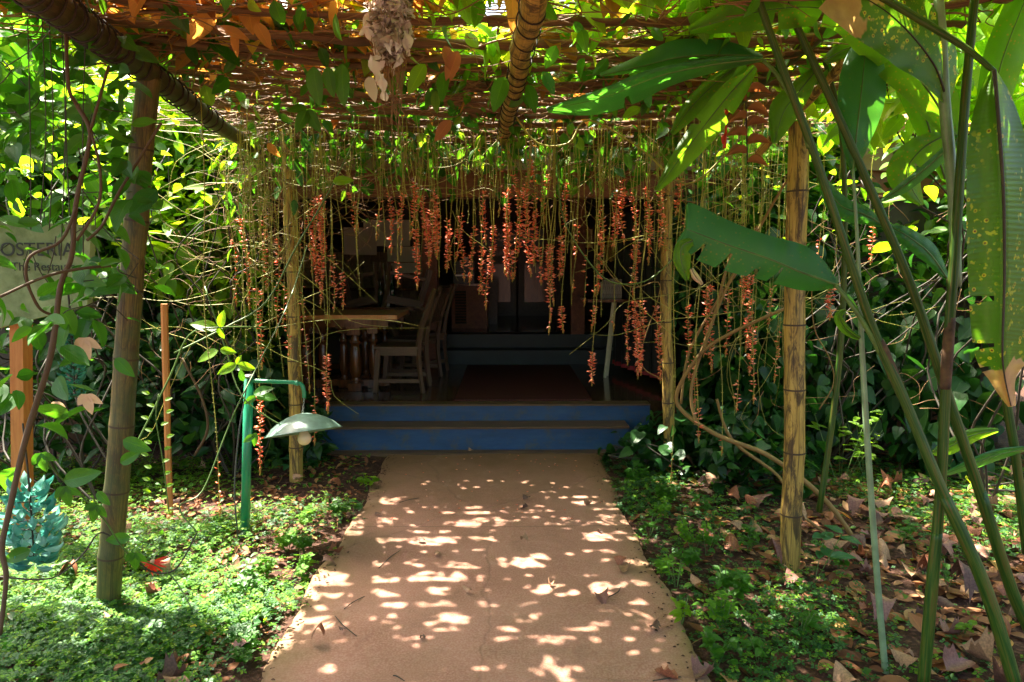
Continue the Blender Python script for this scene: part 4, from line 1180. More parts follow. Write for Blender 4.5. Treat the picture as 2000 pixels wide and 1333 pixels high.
# ---- trees beyond, left and right
def tree(x, y, h, rad, n, size, mat, label, cz=None):
    t = empty('garden_tree', (x, y, 0), label, 'tree', 'trees beyond the pergola')
    m = MB(); m.tube([(0, 0, -.1), (.05, .02, h * .3), (-.05, .05, h * .62), (.08, 0, h * .9)], [.13, .11, .08, .03], 10, n=24, rough=.04)
    limbs = []
    for i in range(9):
        a = i * 2.4; z0 = h * random.uniform(.3, .7)
        e = (cos(a) * rad * random.uniform(.5, .85), sin(a) * rad * random.uniform(.5, .85), z0 + h * random.uniform(.08, .25))
        m.tube([(0, 0, z0), (e[0] * .5, e[1] * .5, (z0 + e[2]) / 2 + .1), e], [.05, .03, .012], 6); limbs.append(e)
    m.build('trunk', M['bark'], t)
    f = MB(); k = 16
    for i in range(k):
        c = limbs[i] if i < len(limbs) else (random.gauss(0, rad * .45), random.gauss(0, rad * .45), h * random.uniform(.25, 1.0))
        r = rad * random.uniform(.28, .5)
        P = blob_pts(n // k, c, (r, r, r * .75)) + np.array([x, y, 0])
        P = P[P[:, 2] > .25]
        g0 = MB(); leaves_into(g0, T_OV, P, size)
        if g0.n: g0.v = [v - np.array([x, y, 0]) for v in g0.v]; f.v += g0.v; f.uv += g0.uv; f.f += [q + f.n for q in g0.f]; f.n += g0.n
    f.build('crown', mat, t)
    return t
tree(-5.4, 6.4, 4.6, 1.7, 5200, .15, M['leaf_bright'], 'bright leafy tree showing through the climbers at the upper left')
tree(-7.6, 8.0, 5.5, 2.2, 5200, .18, M['leaf'], 'big tree farther back behind the signboard')
tree(-5.6, 3.6, 3.6, 1.3, 3600, .14, M['leaf'], 'leafy tree at the left edge behind the near vine')
tree(5.4, 6.2, 4.6, 1.7, 5200, .15, M['leaf_bright'], 'bright leafy tree behind the broad leaves at the upper right')
tree(7.8, 8.4, 5.8, 2.3, 5200, .18, M['leaf'], 'big tree farther back at the right')
tree(6.0, 3.9, 3.4, 1.3, 3400, .14, M['leaf_bright'], 'leafy tree at the right edge beyond the broad leaf stems')
tree(-3.3, 13.8, 6.6, 2.6, 4600, .22, M['leaf_bright'], 'treetop rising behind the restaurant roof, left of centre')
tree(2.6, 14.2, 6.8, 2.8, 4800, .22, M['leaf_bright'], 'treetop rising behind the restaurant roof, right of centre')
tree(-11, 14, 8, 3.6, 4200, .3, M['leaf'], 'large distant tree at the far left')
tree(11, 14, 8, 3.6, 4200, .3, M['leaf'], 'large distant tree at the far right')

# ---- near vine at the left edge with its woody stem
nv = empty('near_vine', W(5, 1150, 2.3), 'big leaved climber on a woody stem in front of the signboard', 'vine')
o3 = Vector(nv.location)
def rel(pts, d=None): return [Vector(W(*q)) - o3 for q in pts]
MB().tube(rel([(128, 62, 2.35), (134, 170, 2.35), (150, 205, 2.4), (175, 252, 2.4), (170, 300, 2.4), (148, 400, 2.4), (140, 500, 2.4), (118, 560, 2.42), (98, 700, 2.42), (52, 850, 2.4), (20, 990, 2.38), (4, 1070, 2.35), (12, 1130, 2.33), (0, 1240, 2.3)]), [.006, .006, .007, .007, .007, .008, .008, .009, .010, .010, .010, .009, .008, .007], 10, rough=.04).build('stem', M['bark'], nv)
for q in ([(106, -10, 2.35), (112, 20, 2.35), (128, 62, 2.35)], [(160, -10, 2.35), (152, 30, 2.35), (130, 64, 2.35)], [(178, 250, 2.4), (195, 190, 2.4), (212, 130, 2.45)],
          [(150, 400, 2.4), (120, 470, 2.35), (60, 500, 2.3), (52, 545, 2.3), (75, 600, 2.35), (100, 615, 2.4)], [(215, 520, 2.5), (160, 525, 2.4), (90, 540, 2.3), (0, 580, 2.2)],
          [(170, 470, 2.4), (200, 440, 2.45), (230, 380, 2.5), (285, 290, 2.6), (315, 240, 2.6)], [(178, 260, 2.4), (195, 330, 2.4), (192, 400, 2.4), (150, 470, 2.4)]):
    MB().tube(rel(q), .005, 8, rough=.04).build('branch', M['bark'], nv)
for px in (54, 82, 96, 120, 135, 168):
    ds = MB(); ds.tube(rel([(px, 40, 2.5), (px + random.uniform(-8, 8), 250, 2.5), (px + random.uniform(-6, 10), random.uniform(400, 620), 2.5)]), .002, 5); ds.build('tendril', M['dark_stem'], nv)
for i in range(34):
    a = (random.uniform(0, 240), random.uniform(60, 640), random.uniform(2.4, 3.0)); b_ = (a[0] + random.uniform(-90, 90), a[1] + random.uniform(-90, 90), a[2] + random.uniform(-.2, .2))
    ds = MB(); ds.tube(rel([a, ((a[0] + b_[0]) / 2 + random.uniform(-20, 20), (a[1] + b_[1]) / 2, a[2]), b_]), .002, 5); ds.build('tendril', M['dark_stem'], nv)
nf = MB()
def px_leaves(mb, n, x0, x1, y0, y1, d0, d1, size, tm, hang=-.3, out=.0, cull=False):
    Q = np.array([tuple(W(random.uniform(x0, x1), random.uniform(y0, y1), random.uniform(d0, d1))) for _ in range(n)])
    leaves_into(mb, tm, Q, size, cull=cull, hang=hang, up=.55, axis=(0, -.2, 0) if out == 0 else (out, -.2, 0), spread=.9)
px_leaves(nf, 260, -40, 260, 60, 420, 2.5, 3.3, .09, T_OVF)
px_leaves(nf, 60, -40, 240, 420, 640, 2.4, 2.9, .085, T_OVF)
px_leaves(nf, 26, 150, 330, 320, 640, 2.5, 2.9, .11, T_OVF)
px_leaves(nf, 18, -20, 180, 620, 940, 2.2, 2.7, .10, T_OVF)
for o in [nf.build('foliage', M['leaf_near'], nv)]: o.data.transform(Matrix.Translation(-o3))
# specific leaves on thin trailing vine, left foreground
tv = empty('trailing_vine', W(0, 1125, 2.35), 'thin trailing vine with lobed leaves and a red flower in front of the left post', 'vine')
o3 = Vector(tv.location)
MB().tube(rel([(0, 1127, 2.35), (100, 1130, 2.4), (160, 1085, 2.5), (200, 1040, 2.6), (260, 1090, 2.65), (300, 1118, 2.7), (345, 1110, 2.7), (385, 1040, 2.75)]), .0035, 6).build('stem', M['dark_stem'], tv)
MB().tube(rel([(90, 900, 2.4), (125, 940, 2.45), (170, 980, 2.5), (207, 1020, 2.55), (250, 1080, 2.6), (330, 1120, 2.7), (375, 1190, 2.6)]), .003, 6).build('stem', M['green_stem'], tv)
MB().tube(rel([(385, 1040, 2.75), (350, 990, 2.8), (395, 960, 2.9), (440, 850, 3.0), (470, 780, 3.1), (560, 600, 3.6), (600, 480, 4.2)]), .0035, 6).build('stem', M['green_stem'], tv)
def lobed(px, py, d, s, ang, mat, parent, o3, tm=T_TRI, nm='leaf', nz=.3):
    ax = np.array([[cos(R(ang)), -.1, sin(R(ang))]]); nr = np.array([[0.1, -1, nz]])
    m = MB(); m.scatter(tm, np.array([tuple(Vector(W(px, py, d)) - o3)]), ax, nr, s)
    return m.build(nm, mat, parent)
for (px, py, d, s, a, tm) in ((80, 885, 2.4, .075, -80, T_TRI), (128, 950, 2.4, .08, -85, T_TRI), (190, 985, 2.5, .08, -110, T_TRI), (190, 960, 2.5, .07, -50, TF), (125, 940, 2.4, .14, 15, TF),
                              (265, 1080, 2.6, .075, -95, T_TRI), (255, 1050, 2.6, .1, 185, TF), (240, 860, 2.7, .12, -20, TF), (60, 1075, 2.4, .11, 200, TF), (225, 700, 2.6, .10, -45, TF), (235, 905, 2.7, .1, 30, TF)):
    lobed(px, py, d, s, a, M['leaf'], tv, o3, tm)
pf_ = empty('passion_flower', W(298, 1098, 2.7), 'red star shaped flower with narrow petals above the leaf litter by the left post', 'flower')
for i in range(9):
    a = R((-178, -152, -126, -100, -78, -55, -28, -4, 20)[i])
    m = MB(); m.scatter(T_LA[1], np.zeros((1, 3)), np.array([[cos(a), -.1, sin(a)]]), np.array([[0, -1, .1]]), .062 * random.uniform(.85, 1.1), .75)
    m.build('petal', M['red_petal'], pf_)
MB().lathe([(0, -.01), (.008, -.006), (.01, .006), (0, .012)], (0, 0, 0), 10).build('centre', M['pale_petal'], pf_)

# jade vine flower clusters
def jade(loc, h, r, n, mat, label, size=.055, stalk=.25):
    t = empty('jade_vine_flower', loc, label, 'flower')
    v, f = [], []
    # crescent claw
    k = 7; ring = 5
    m0 = MB()
    def claw(base, out, up, s):
        pts, rad = [], []
        for i in range(k):
            a = -.2 + i / (k - 1) * 2.3
            p_ = base + out * (sin(a * .9) * .75 * s) + up * ((-cos(a)) * .5 * s + .3 * s)
            pts.append(p_); rad.append(s * .155 * (sin(pi * (i + .6) / (k + .2)) ** .8) + .0008)
        m0.tube(pts, rad, ring, n=k * 2)
    for i in range(n):
        z = -h * (i + .5) / n; a = i * 2.399
        rr = r * (.45 + .55 * sin(pi * min(1, (i + 2) / n)) ) * random.uniform(.55, 1)
        out = Vector((cos(a), sin(a), 0)); base = out * rr * .6 + Vector((0, 0, z + random.uniform(-.01, .01)))
        claw(base, out, Vector((0, 0, 1)) if random.random() < .8 else Vector((0, 0, -1)), size * random.uniform(.8, 1.15))
    m0 = MB()
    N_ = int(n * 1.6); i_ = np.arange(N_); a_ = i_ * 2.399; z_ = -h * (i_ + .5) / N_
    rr_ = r * (.25 + .6 * np.sin(pi * np.clip((i_ + 2) / N_, 0, 1))) * rng.uniform(.35, .9, N_)
    P_ = np.stack([np.cos(a_) * rr_, np.sin(a_) * rr_, z_], 1)
    A_ = np.stack([np.cos(a_ + rng.normal(0, .4, N_)), np.sin(a_ + rng.normal(0, .4, N_)), rng.uniform(-.9, .1, N_)], 1)
    m0.scatter(T_CLAW, P_, A_, np.array([[0, 0, 1.]]) + rand_unit(N_) * .25, size * 1.15 * rng.uniform(.75, 1.2, N_))
    m0.build('petals', mat, t)
    s = MB(); s.tube([(0, 0, stalk), (0.005, 0, 0), (0, 0, -h * .9)], [.003, .004, .002], 6)
    for i in range(0, n, 2):
        a = i * 2.399; z = -h * (i + .5) / n
        s.tube([(0, 0, z), (cos(a) * r * .45, sin(a) * r * .45, z + .006)], .0015, 4)
    s.build('stalk', M['dark_stem'], t)
    return t
jade(W(55, 955, 2.5), .31, .10, 74, M['jade'], 'turquoise cluster of claw shaped flowers hanging at the lower left edge', .066)
jade(W(137, 642, 2.7), .28, .038, 80, M['jade_dark'], 'narrow dark teal flower cluster hanging left of the thick left post', .035)

# leaf sprays on long thin shoots near the lamp
def spray(name, label, path, r, leaves, mat, stem_mat, tm=TF, cat='plant', group=None):
    o3_ = Vector(W(*path[0])); t = empty(name, o3_, label, cat, group)
    MB().tube([Vector(W(*q)) - o3_ for q in path], r, 6).build('stem', stem_mat, t)
    for (px, py, d, s, a) in leaves: lobed(px, py, d, s, a, mat, t, o3_, tm, 'leaf', random.uniform(.2, .9))
    return t
spray('leafy_shoot', 'slender shoot with large light green leaves left of the lamp post', [(250, 900, 3.6), (330, 740, 3.7), (370, 655, 3.7), (430, 640, 3.7), (520, 640, 4)], .005,
      [(425, 643, 3.7, .15, 165), (430, 640, 3.7, .10, 75), (426, 685, 3.7, .13, 205), (430, 683, 3.7, .09, -10), (425, 640, 3.7, .07, -60), (462, 712, 3.7, .12, 205), (465, 712, 3.7, .10, -15), (462, 712, 3.7, .06, 60)], M['leaf_bright'], M['green_stem'])
spray('leafy_shoot', 'shoot with long pointed leaves crossing the top of the lamp post', [(400, 560, 3.9), (440, 680, 3.8), (470, 770, 3.7), (530, 820, 3.7), (575, 840, 3.7)], .004,
      [(495, 770, 3.7, .12, 20), (500, 772, 3.7, .12, -8), (500, 775, 3.7, .08, -150), (498, 850, 3.7, .08, -150), (500, 845, 3.7, .08, -100), (475, 745, 3.7, .07, 100)], M['leaf'], M['green_stem'])
spray('leafy_shoot', 'pinnate shoot with small light leaflets in front of the orange stake', [(330, 1000, 3.6), (318, 900, 3.6), (305, 820, 3.6), (310, 770, 3.6)], .003,
      [(308 + (18 if i % 2 else -18) * random.uniform(.3, 1), 770 + i * 12, 3.6, .045, 20 if i % 2 else 160) for i in range(18)], M['leaf_bright'], M['green_stem'])
for (px, py, d, s, lb) in ((170, 800, 2.6, .085, 'pale papery lobed dead leaf hanging left of the thick post'), (165, 690, 2.6, .09, 'greenish pale leaf pair hanging above the papery dead leaf'), (110, 815, 2.6, .05, 'small cream dead petal by the teal cluster')):
    m = MB(); m.scatter(T_TRI, np.zeros((1, 3)), np.array([[.05, 0, -1]]), np.array([[0, -1, .2]]), s)
    o = m.build('dry_leaf', M['pale_petal']); o.location = W(px, py - 30, d); tag(o, lb, 'leaf')

# ================================================================== hanging flower strings
ORD = ['leftmost', 'second', 'third', 'fourth', 'fifth', 'sixth', 'seventh', 'eighth', 'ninth', 'tenth', 'eleventh', 'twelfth', 'thirteenth', 'fourteenth', 'fifteenth', 'sixteenth', 'seventeenth', 'eighteenth', 'nineteenth', 'twentieth', 'twenty-first', 'twenty-second', 'twenty-third', 'twenty-fourth']
ZONES = [(0, 600, 'left of the rear left post'), (600, 685, 'in front of the table'), (685, 845, 'in front of the paper notices'), (845, 905, 'in front of the reddish column'),
         (905, 965, 'in front of the counter cabinet'), (965, 1065, 'in front of the dark doors'), (1065, 1175, 'right of the dark doors'), (1175, 1290, 'in front of the side table'),
         (1290, 1345, 'close to the rear right post'), (1345, 1535, 'between the two right posts'), (1535, 2000, 'right of the thick right post')]
def zone(px):
    for a, b, s in ZONES:
        if a <= px < b: return s
# (x, first blossom y, tip y, depth, fullness)
STR = [(430, 905, 1010, 3.6, .25), (462, 470, 600, 4.6, .5), (487, 430, 610, 4.5, .7), (520, 425, 570, 4.7, .6), (512, 565, 725, 4.4, .7), (508, 760, 930, 4.0, .9), (540, 470, 660, 4.6, .6),
 (552, 560, 640, 4.7, .5), (588, 430, 508, 4.8, .5), (605, 560, 770, 4.7, .4), (611, 400, 527, 4.7, .8), (618, 385, 560, 4.6, 1.2), (626, 385, 602, 4.55, 1.4), (636, 395, 498, 4.6, .9), (614, 775, 872, 4.6, .6),
 (641, 695, 810, 4.5, 1.2), (652, 500, 612, 4.5, .8), (670, 535, 607, 4.6, 1.0), (777, 515, 563, 4.6, .8), (803, 370, 465, 4.7, .6), (801, 440, 470, 4.5, .3), (815, 450, 569, 4.5, 1.1), (832, 385, 470, 4.6, 1.2), (838, 430, 526, 4.5, 1.1),
 (854, 375, 508, 4.5, 1.2), (872, 450, 531, 4.6, .9), (890, 420, 513, 4.6, .8), (917, 445, 558, 4.5, .9), (935, 490, 577, 4.5, .7), (942, 485, 575, 4.6, .9), (949, 500, 607, 4.5, .8), (961, 485, 552, 4.5, .8),
 (973, 260, 425, 4.3, .12), (986, 370, 540, 4.5, 1.0), (993, 440, 548, 4.55, 1.1), (1001, 440, 552, 4.45, 1.0), (1015, 345, 463, 4.6, .9), (1010, 440, 504, 4.5, .8), (1043, 412, 522, 4.5, 1.1),
 (1057, 487, 559, 4.5, .9), (1072, 540, 656, 4.4, .35), (1076, 480, 631, 4.4, .9), (1082, 480, 600, 4.5, .7), (1100, 600, 652, 4.4, 1.1), (1107, 360, 465, 4.6, 1.0), (1118, 548, 572, 4.5, .2), (1141, 500, 600, 4.5, .2),
 (1155, 600, 650, 4.4, .9), (1156, 690, 755, 4.35, 1.1), (1163, 560, 581, 4.5, .1), (1167, 455, 577, 4.5, 1.1), (1198, 632, 650, 4.4, .4), (1207, 370, 441, 4.6, .8), (1220, 370, 480, 4.5, 1.0), (1226, 600, 715, 4.35, .9),
 (1236, 480, 585, 4.5, 1.0), (1241, 380, 560, 4.5, .9), (1246, 590, 742, 4.3, 1.3), (1252, 620, 735, 4.35, 1.0), (1258, 590, 660, 4.5, 1.0), (1266, 370, 520, 4.5, .9), (1290, 600, 750, 4.4, 1.1), (1297, 420, 500, 4.7, .6),
 (1318, 350, 425, 4.3, 1.0), (1330, 430, 520, 4.2, .6), (1346, 600, 745, 4.2, .8), (1358, 700, 800, 4.2, .8), (1365, 800, 868, 4.0, .7), (1379, 560, 640, 4.2, .7), (1390, 560, 730, 4.2, 1.0), (1410, 860, 892, 4.0, .4), (1417, 560, 700, 4.3, .6),
 (1438, 745, 808, 4.0, .6), (1450, 455, 600, 4.1, 1.3), (1456, 540, 690, 4.1, 1.1), (1463, 640, 735, 4.05, 1.0), (1472, 730, 790, 4.0, .6), (1512, 690, 750, 4.4, .6), (1520, 640, 700, 4.4, .5), (1621, 555, 628, 4.0, 1.0), (1700, 445, 520, 4.3, .7), (1594, 470, 520, 4.3, .5),
 (1310, 900, 945, 4.2, .15), (1374, 640, 700, 4.3, .8), (1500, 560, 640, 4.4, .6), (700, 440, 452, 4.5, .1), (735, 395, 472, 4.4, .15), (783, 470, 500, 4.4, .1), (566, 640, 700, 4.7, .6)]
_rx = random.Random(3)
STR += [(x_, e_ - _rx.uniform(60, 130), e_, _rx.uniform(4.3, 4.8), _rx.uniform(.6, 1.1)) for x_, e_ in [(_rx.uniform(600, 1290), _rx.uniform(430, 560)) for _ in range(26)]]
STR.sort()
cnt = {}
def string_mesh(px, yf, ye, d, full):
    tip = W(px, ye, d)
    ztop = 2.50 + random.uniform(-.03, .03)
    top = Vector((tip.x + random.gauss(0, .03), tip.y + random.gauss(0, .03), ztop))
    zf = W(px, yf, d).z
    n = 9
    pts = []
    for i in range(n + 1):
        a = i / n; sway = .022 * sin(a * 4 + px) + .01 * sin(a * 11 + px * 2)
        pts.append(top.lerp(tip, a) + Vector((sway * a * (1 - a) * 4, 0, 0)))
    return top, tip, zf, pts
for (px, yf, ye, d, full) in STR:
    z_ = zone(px); k = cnt.get(z_, 0); cnt[z_] = k + 1
    top, tip, zf, pts = string_mesh(px, yf, ye, d, full)
    L = zf - tip.z
    desc = ('long' if L > .42 else 'short' if L < .22 else 'mid length') + (' full' if full > 1 else ' thin' if full < .5 else '')
    t = empty('flower_string', top, f'{desc} coral flower string, {ORD[min(k, 23)]} of those {z_}', 'flower string', 'flower strings hanging from the far end of the pergola')
    st = MB(); st.tube([p - top for p in pts], [.0026] * 6 + [.0022, .002, .002, .0018], 5, n=28)
    zz0 = top.z - .12
    # little buds in pairs down the bare stem
    P, A = [], []
    z = top.z - .1
    def at(z):
        a = (top.z - z) / max(1e-4, top.z - tip.z); a = min(max(a, 0), 1) * (len(pts) - 1); i = min(int(a), len(pts) - 2)
        return pts[i].lerp(pts[i + 1], a - i) - top
    q = 0
    while z > zf:
        for s_ in (0, pi):
            an = q * pi / 2 + s_ + random.gauss(0, .2)
            P.append(tuple(at(z))); A.append((cos(an), sin(an), random.uniform(-.2, .7)))
        q += 1; z -= random.uniform(.022, .032)
    if P: st.scatter(T_BRACT, np.array(P), np.array(A), rand_unit(len(P)), rng.uniform(.006, .012, len(P)))
    st.build('stem', M['tendril'], t)
    fl = MB(); bd = MB(); P, A, S = [], [], []; z = zf
    while z > tip.z + .03:
        f = (z - tip.z) / max(L, .01)
        m_ = max(1, int(round(4.3 * full * (.5 + .5 * random.random()))))
        for j in range(m_):
            an = random.uniform(0, 2 * pi)
            P.append(tuple(at(z))); e = random.uniform(-.25, .55) if f > .25 else random.uniform(-1.6, -.5)
            A.append((cos(an), sin(an), e)); S.append((.033 if f > .25 else .013 + .07 * f) * random.uniform(.65, 1.2))
        z -= random.uniform(.010, .019) / max(.35, min(full, 1.2))
    if P: fl.scatter(T_BRACT, np.array(P), np.array(A), np.array([[0, 0, 1.0]]) + rand_unit(len(P)) * .4, np.array(S))
    fl.build('blossoms', M['coral'], t)
    P, A, S = [], [], []
    for j in range(10):
        zz_ = tip.z + .055 * (1 - j / 10)
        an = j * 2.4; P.append(tuple(at(zz_ + .01))); A.append((cos(an) * .35, sin(an) * .35, -1)); S.append(.026 - .0012 * j)
    bd.scatter(T_BRACT, np.array(P), np.array(A), rand_unit(10), np.array(S)); bd.build('bud_tip', M['bud'], t)

# bare tendrils with small buds (one of each length built, the rest copied)
protos = []
for L in (.35, .6, .85, 1.15, 1.5):
    o3 = MB(); pts = [Vector((.010 * sin(i * 1.3 + L * 9), .008 * cos(i), -L * i / 8)) for i in range(9)]
    o3.tube(pts, .0018, 5, n=26)
    P, A = [], []
    z = -.06; q = 0
    while z > -L:
        for s_ in (0, pi):
            an = q * 1.57 + s_; i = min(int(-z / L * 8), 7); P.append(tuple(pts[i].lerp(pts[i + 1], -z / L * 8 - i))); A.append((cos(an), sin(an), .4))
        q += 1; z -= random.uniform(.022, .034)
    o3.scatter(T_BRACT, np.array(P), np.array(A), rand_unit(len(P)), rng.uniform(.006, .013, len(P)))
    protos.append((L, o3.build('bare_tendril', M['tendril'])))
for L, o in protos: o.hide_render = False
first = {i: True for i in range(5)}
xs = [random.uniform(430, 590) for _ in range(34)] + [random.uniform(600, 1300) for _ in range(62)] + [random.uniform(1300, 1520) for _ in range(34)]
for px in xs:
    i = random.choice([0, 1, 1, 2, 2, 3]) if 600 < px < 1300 else random.choice([1, 2, 3, 4])
    L, o = protos[i]
    if first[i]: c = o; first[i] = False
    else: c = o.copy(); col.objects.link(c)
    d = random.uniform(4.2, 5.0)
    b = W(px, 300, d); c.location = (b.x, d, 2.50); c.rotation_euler = (random.gauss(0, .02), random.gauss(0, .025), random.uniform(0, 6))
    c.scale = (1, 1, random.uniform(.8, 1.15))
    ad = ('very short', 'short', 'mid length', 'long', 'very long')[i]
    tag(c, ad + ' bare yellow green budded tendril hanging ' + zone(px), 'tendril', 'bare tendrils hanging ' + zone(px))

# ---- twig tangle under the far eave, and thin vines
def twigs(label, n, x0, x1, y0, y1, d0, d1, r, mat, L=90, name='dry_vine', group='tangled dry vines'):
    o_ = W((x0 + x1) / 2, y0, (d0 + d1) / 2); m = MB()
    for i in range(n):
        a = [random.uniform(x0, x1), random.uniform(y0, y1), random.uniform(d0, d1)]
        pts = [Vector(W(*a)) - o_]; an = random.uniform(0, 2 * pi)
        for k in range(4):
            an += random.gauss(0, .45); s = L * random.uniform(.2, .4)
            a = [a[0] + cos(an) * s, a[1] + sin(an) * s * .8, a[2] + random.gauss(0, .03)]; pts.append(Vector(W(*a)) - o_)
        m.tube(pts, [r, r * .9, r * .8, r * .6, r * .4], 4, n=13)
    return tag(m.build(name, mat, loc=o_), label, 'vine', group)
twigs('tangle of fine dry brown twigs left of the rear left post', 320, 430, 600, 250, 520, 4.7, 5.5, .0024, M['straw'], 70)
twigs('sparser tangle of dry twigs in front of the eave right of the rear left post', 110, 590, 800, 250, 430, 4.8, 5.5, .0024, M['straw'], 110)
twigs('thin dry twigs under the roof edge in the middle', 60, 780, 1100, 235, 340, 4.6, 5.4, .003, M['straw'])
twigs('thin dry twigs under the roof edge at the right', 70, 1080, 1420, 230, 380, 4.4, 5.3, .003, M['straw'], 110)
twigs('fine dry twigs low behind the signboard and stake', 50, 230, 480, 430, 720, 4.4, 5.0, .0018, M['straw'], 90)
twigs('dry twigs among the dark leaves behind the right posts', 40, 1400, 1900, 420, 800, 4.3, 4.7, .002, M['straw'], 90)

twigs('slanting thin yellow green vines crossing behind the flower strings', 46, 600, 1300, 240, 420, 4.3, 5.0, .0018, M['tendril'], 130)
twigs('slanting thin vines and rootlets between the two right posts', 50, 1320, 1560, 260, 700, 4.0, 4.6, .0022, M['tendril'], 260)
twigs('slanting thin vines and rootlets left of the rear left post', 50, 380, 580, 260, 700, 4.2, 4.9, .0022, M['tendril'], 240)

def cable_vine(label, path, r, mat, name='woody_vine', group=None, rough=.05, extra=()):
    o_ = W(*path[0]); t = empty(name, o_, label, 'vine', group)
    MB().tube([Vector(W(*q)) - o_ for q in path], r, 8, rough=rough).build('stem', mat, t)
    for e in extra: MB().tube([Vector(W(*q)) - o_ for q in e[0]], e[1], 7, rough=rough).build('branch', mat, t)
    return t
LG = 'yellow brown woody vines at the right'
cable_vine('long yellow brown vine arching down past the thick right post to the soil', [(1540, 600, 3.9), (1430, 650, 4.0), (1370, 690, 4.05), (1325, 760, 4.1), (1330, 800, 4.1), (1400, 850, 4.0), (1500, 890, 3.95), (1600, 965, 3.85), (1665, 1050, 3.8), (1692, 1125, 3.75)], [.009, .010, .011, .012, .013, .014, .015, .015, .014, .012], M['liana'], group=LG,
           extra=[([(1372, 690, 4.05), (1400, 600, 4.1), (1420, 520, 4.1), (1450, 440, 4.1)], .009)])
cable_vine('woody vine bundle rising beside the arching vine to the leaves above', [(1360, 830, 4.05), (1350, 760, 4.1), (1380, 660, 4.1), (1420, 560, 4.1), (1470, 470, 4.1), (1520, 380, 4.0), (1560, 320, 3.9)], [.012, .011, .010, .010, .009, .008, .007], M['liana'], group=LG)
cable_vine('straighter woody vine leaning right from the shrub by the rear right post', [(1330, 790, 4.15), (1345, 690, 4.2), (1400, 590, 4.2), (1440, 530, 4.2), (1480, 440, 4.15)], .008, M['liana'], group=LG)
cable_vine('thin brown vine running low from the shrub behind the thick right post to the soil', [(1400, 780, 4.1), (1430, 860, 4.1), (1520, 930, 4.0), (1560, 1000, 3.9), (1650, 1070, 3.85), (1690, 1115, 3.8)], .009, M['liana'], group=LG)
cable_vine('looping green brown vine hanging between dark doors and rear right post', [(1085, 250, 4.3), (1092, 380, 4.3), (1110, 450, 4.3), (1165, 530, 4.3), (1210, 555, 4.3), (1270, 545, 4.3), (1330, 490, 4.3)], .0045, M['green_stem'], group=LG)
cable_vine('second thinner vine looping behind the flower strings at the side table', [(1170, 500, 4.4), (1200, 545, 4.4), (1240, 562, 4.4), (1290, 560, 4.4), (1250, 700, 4.4), (1290, 740, 4.4)], .0035, M['liana'], group=LG)
cable_vine('green vine drooping under the right half of the roof edge', [(1005, 225, 3.9), (1050, 280, 3.9), (1110, 280, 3.9), (1150, 235, 3.9), (1250, 290, 3.9), (1340, 360, 3.9), (1420, 300, 3.8)], .005, M['tendril'], group=LG)
cable_vine('curved thin vine among the dark leaves right of the thick right post', [(1585, 550, 4.1), (1590, 640, 4.1), (1620, 700, 4.1), (1628, 750, 4.1), (1600, 800, 4.1)], .004, M['liana'], group=LG)
cable_vine('brown vine twisting up the shaded leaves behind the orange stake', [(355, 700, 4.6), (395, 780, 4.6), (405, 840, 4.6), (380, 890, 4.6)], .009, M['bark'], group='brown vines at the left')
cable_vine('long thin green vine sagging from the roof towards the lamp', [(700, 260, 4.2), (640, 380, 4.2), (580, 480, 4.1), (520, 590, 4.0), (440, 640, 3.9), (340, 690, 3.8)], .005, M['green_stem'], group='brown vines at the left')

# ================================================================== dry lint bundle hanging near the camera
nb = W(765, 0, 2.2); nt = empty('lint_bundle', nb, 'hanging bundle of dirty white fluff, scraps and rootlets under the battens near the camera', 'hanging debris')
m = MB()
P = blob_pts(900, (0, 0, 0), (.055, .05, .15)) ; P[:, 2] -= .03
m.scatter(leaf_tmpl(ovate(.42), 5, .5, .5, 2, .12, 2), P, rand_unit(900) * .6 + np.array([0, 0, -.8]), rand_unit(900), rng.uniform(.015, .045, 900))
m.build('fluff', M['lint'], nt)
for (px, py, s, a, w) in ((742, 45, .085, -100, 1), (738, 70, .08, -88, 1.1), (728, 110, .10, -75, 1.3), (765, 60, .10, -95, .9), (790, 60, .09, -80, .9), (772, 105, .08, -98, .8), (745, 145, .06, -85, 1.2), (750, 170, .05, -88, 1.4), (715, 55, .07, -60, 1), (722, 30, .08, -110, 1)):
    m = MB(); m.scatter(leaf_tmpl(lambda t: .17 + .08 * sin(t * 7 + px) if t < .98 else .1, 9, .55, .35, 2, .12, int(px)), np.array([tuple(W(px, py, 2.2 + random.uniform(-.04, .04)) - nb)]), np.array([[cos(R(a)), random.uniform(-.3, .3), sin(R(a))]]), np.array([[random.uniform(-.6, .6), -1, .2]]), s * .8, w)
    m.build('scrap', M['lint'], nt)
m = MB()
for i in range(60):
    x = random.uniform(-.05, .05); L = random.uniform(.1, .42)
    m.tube([(x, random.uniform(-.04, .04), .05), (x * .7 + random.gauss(0, .012), 0, -L * .5), (x * .5 + random.gauss(0, .02), random.gauss(0, .01), -L)], .0011, 4, n=9)
m.build('rootlets', M['straw'], nt)

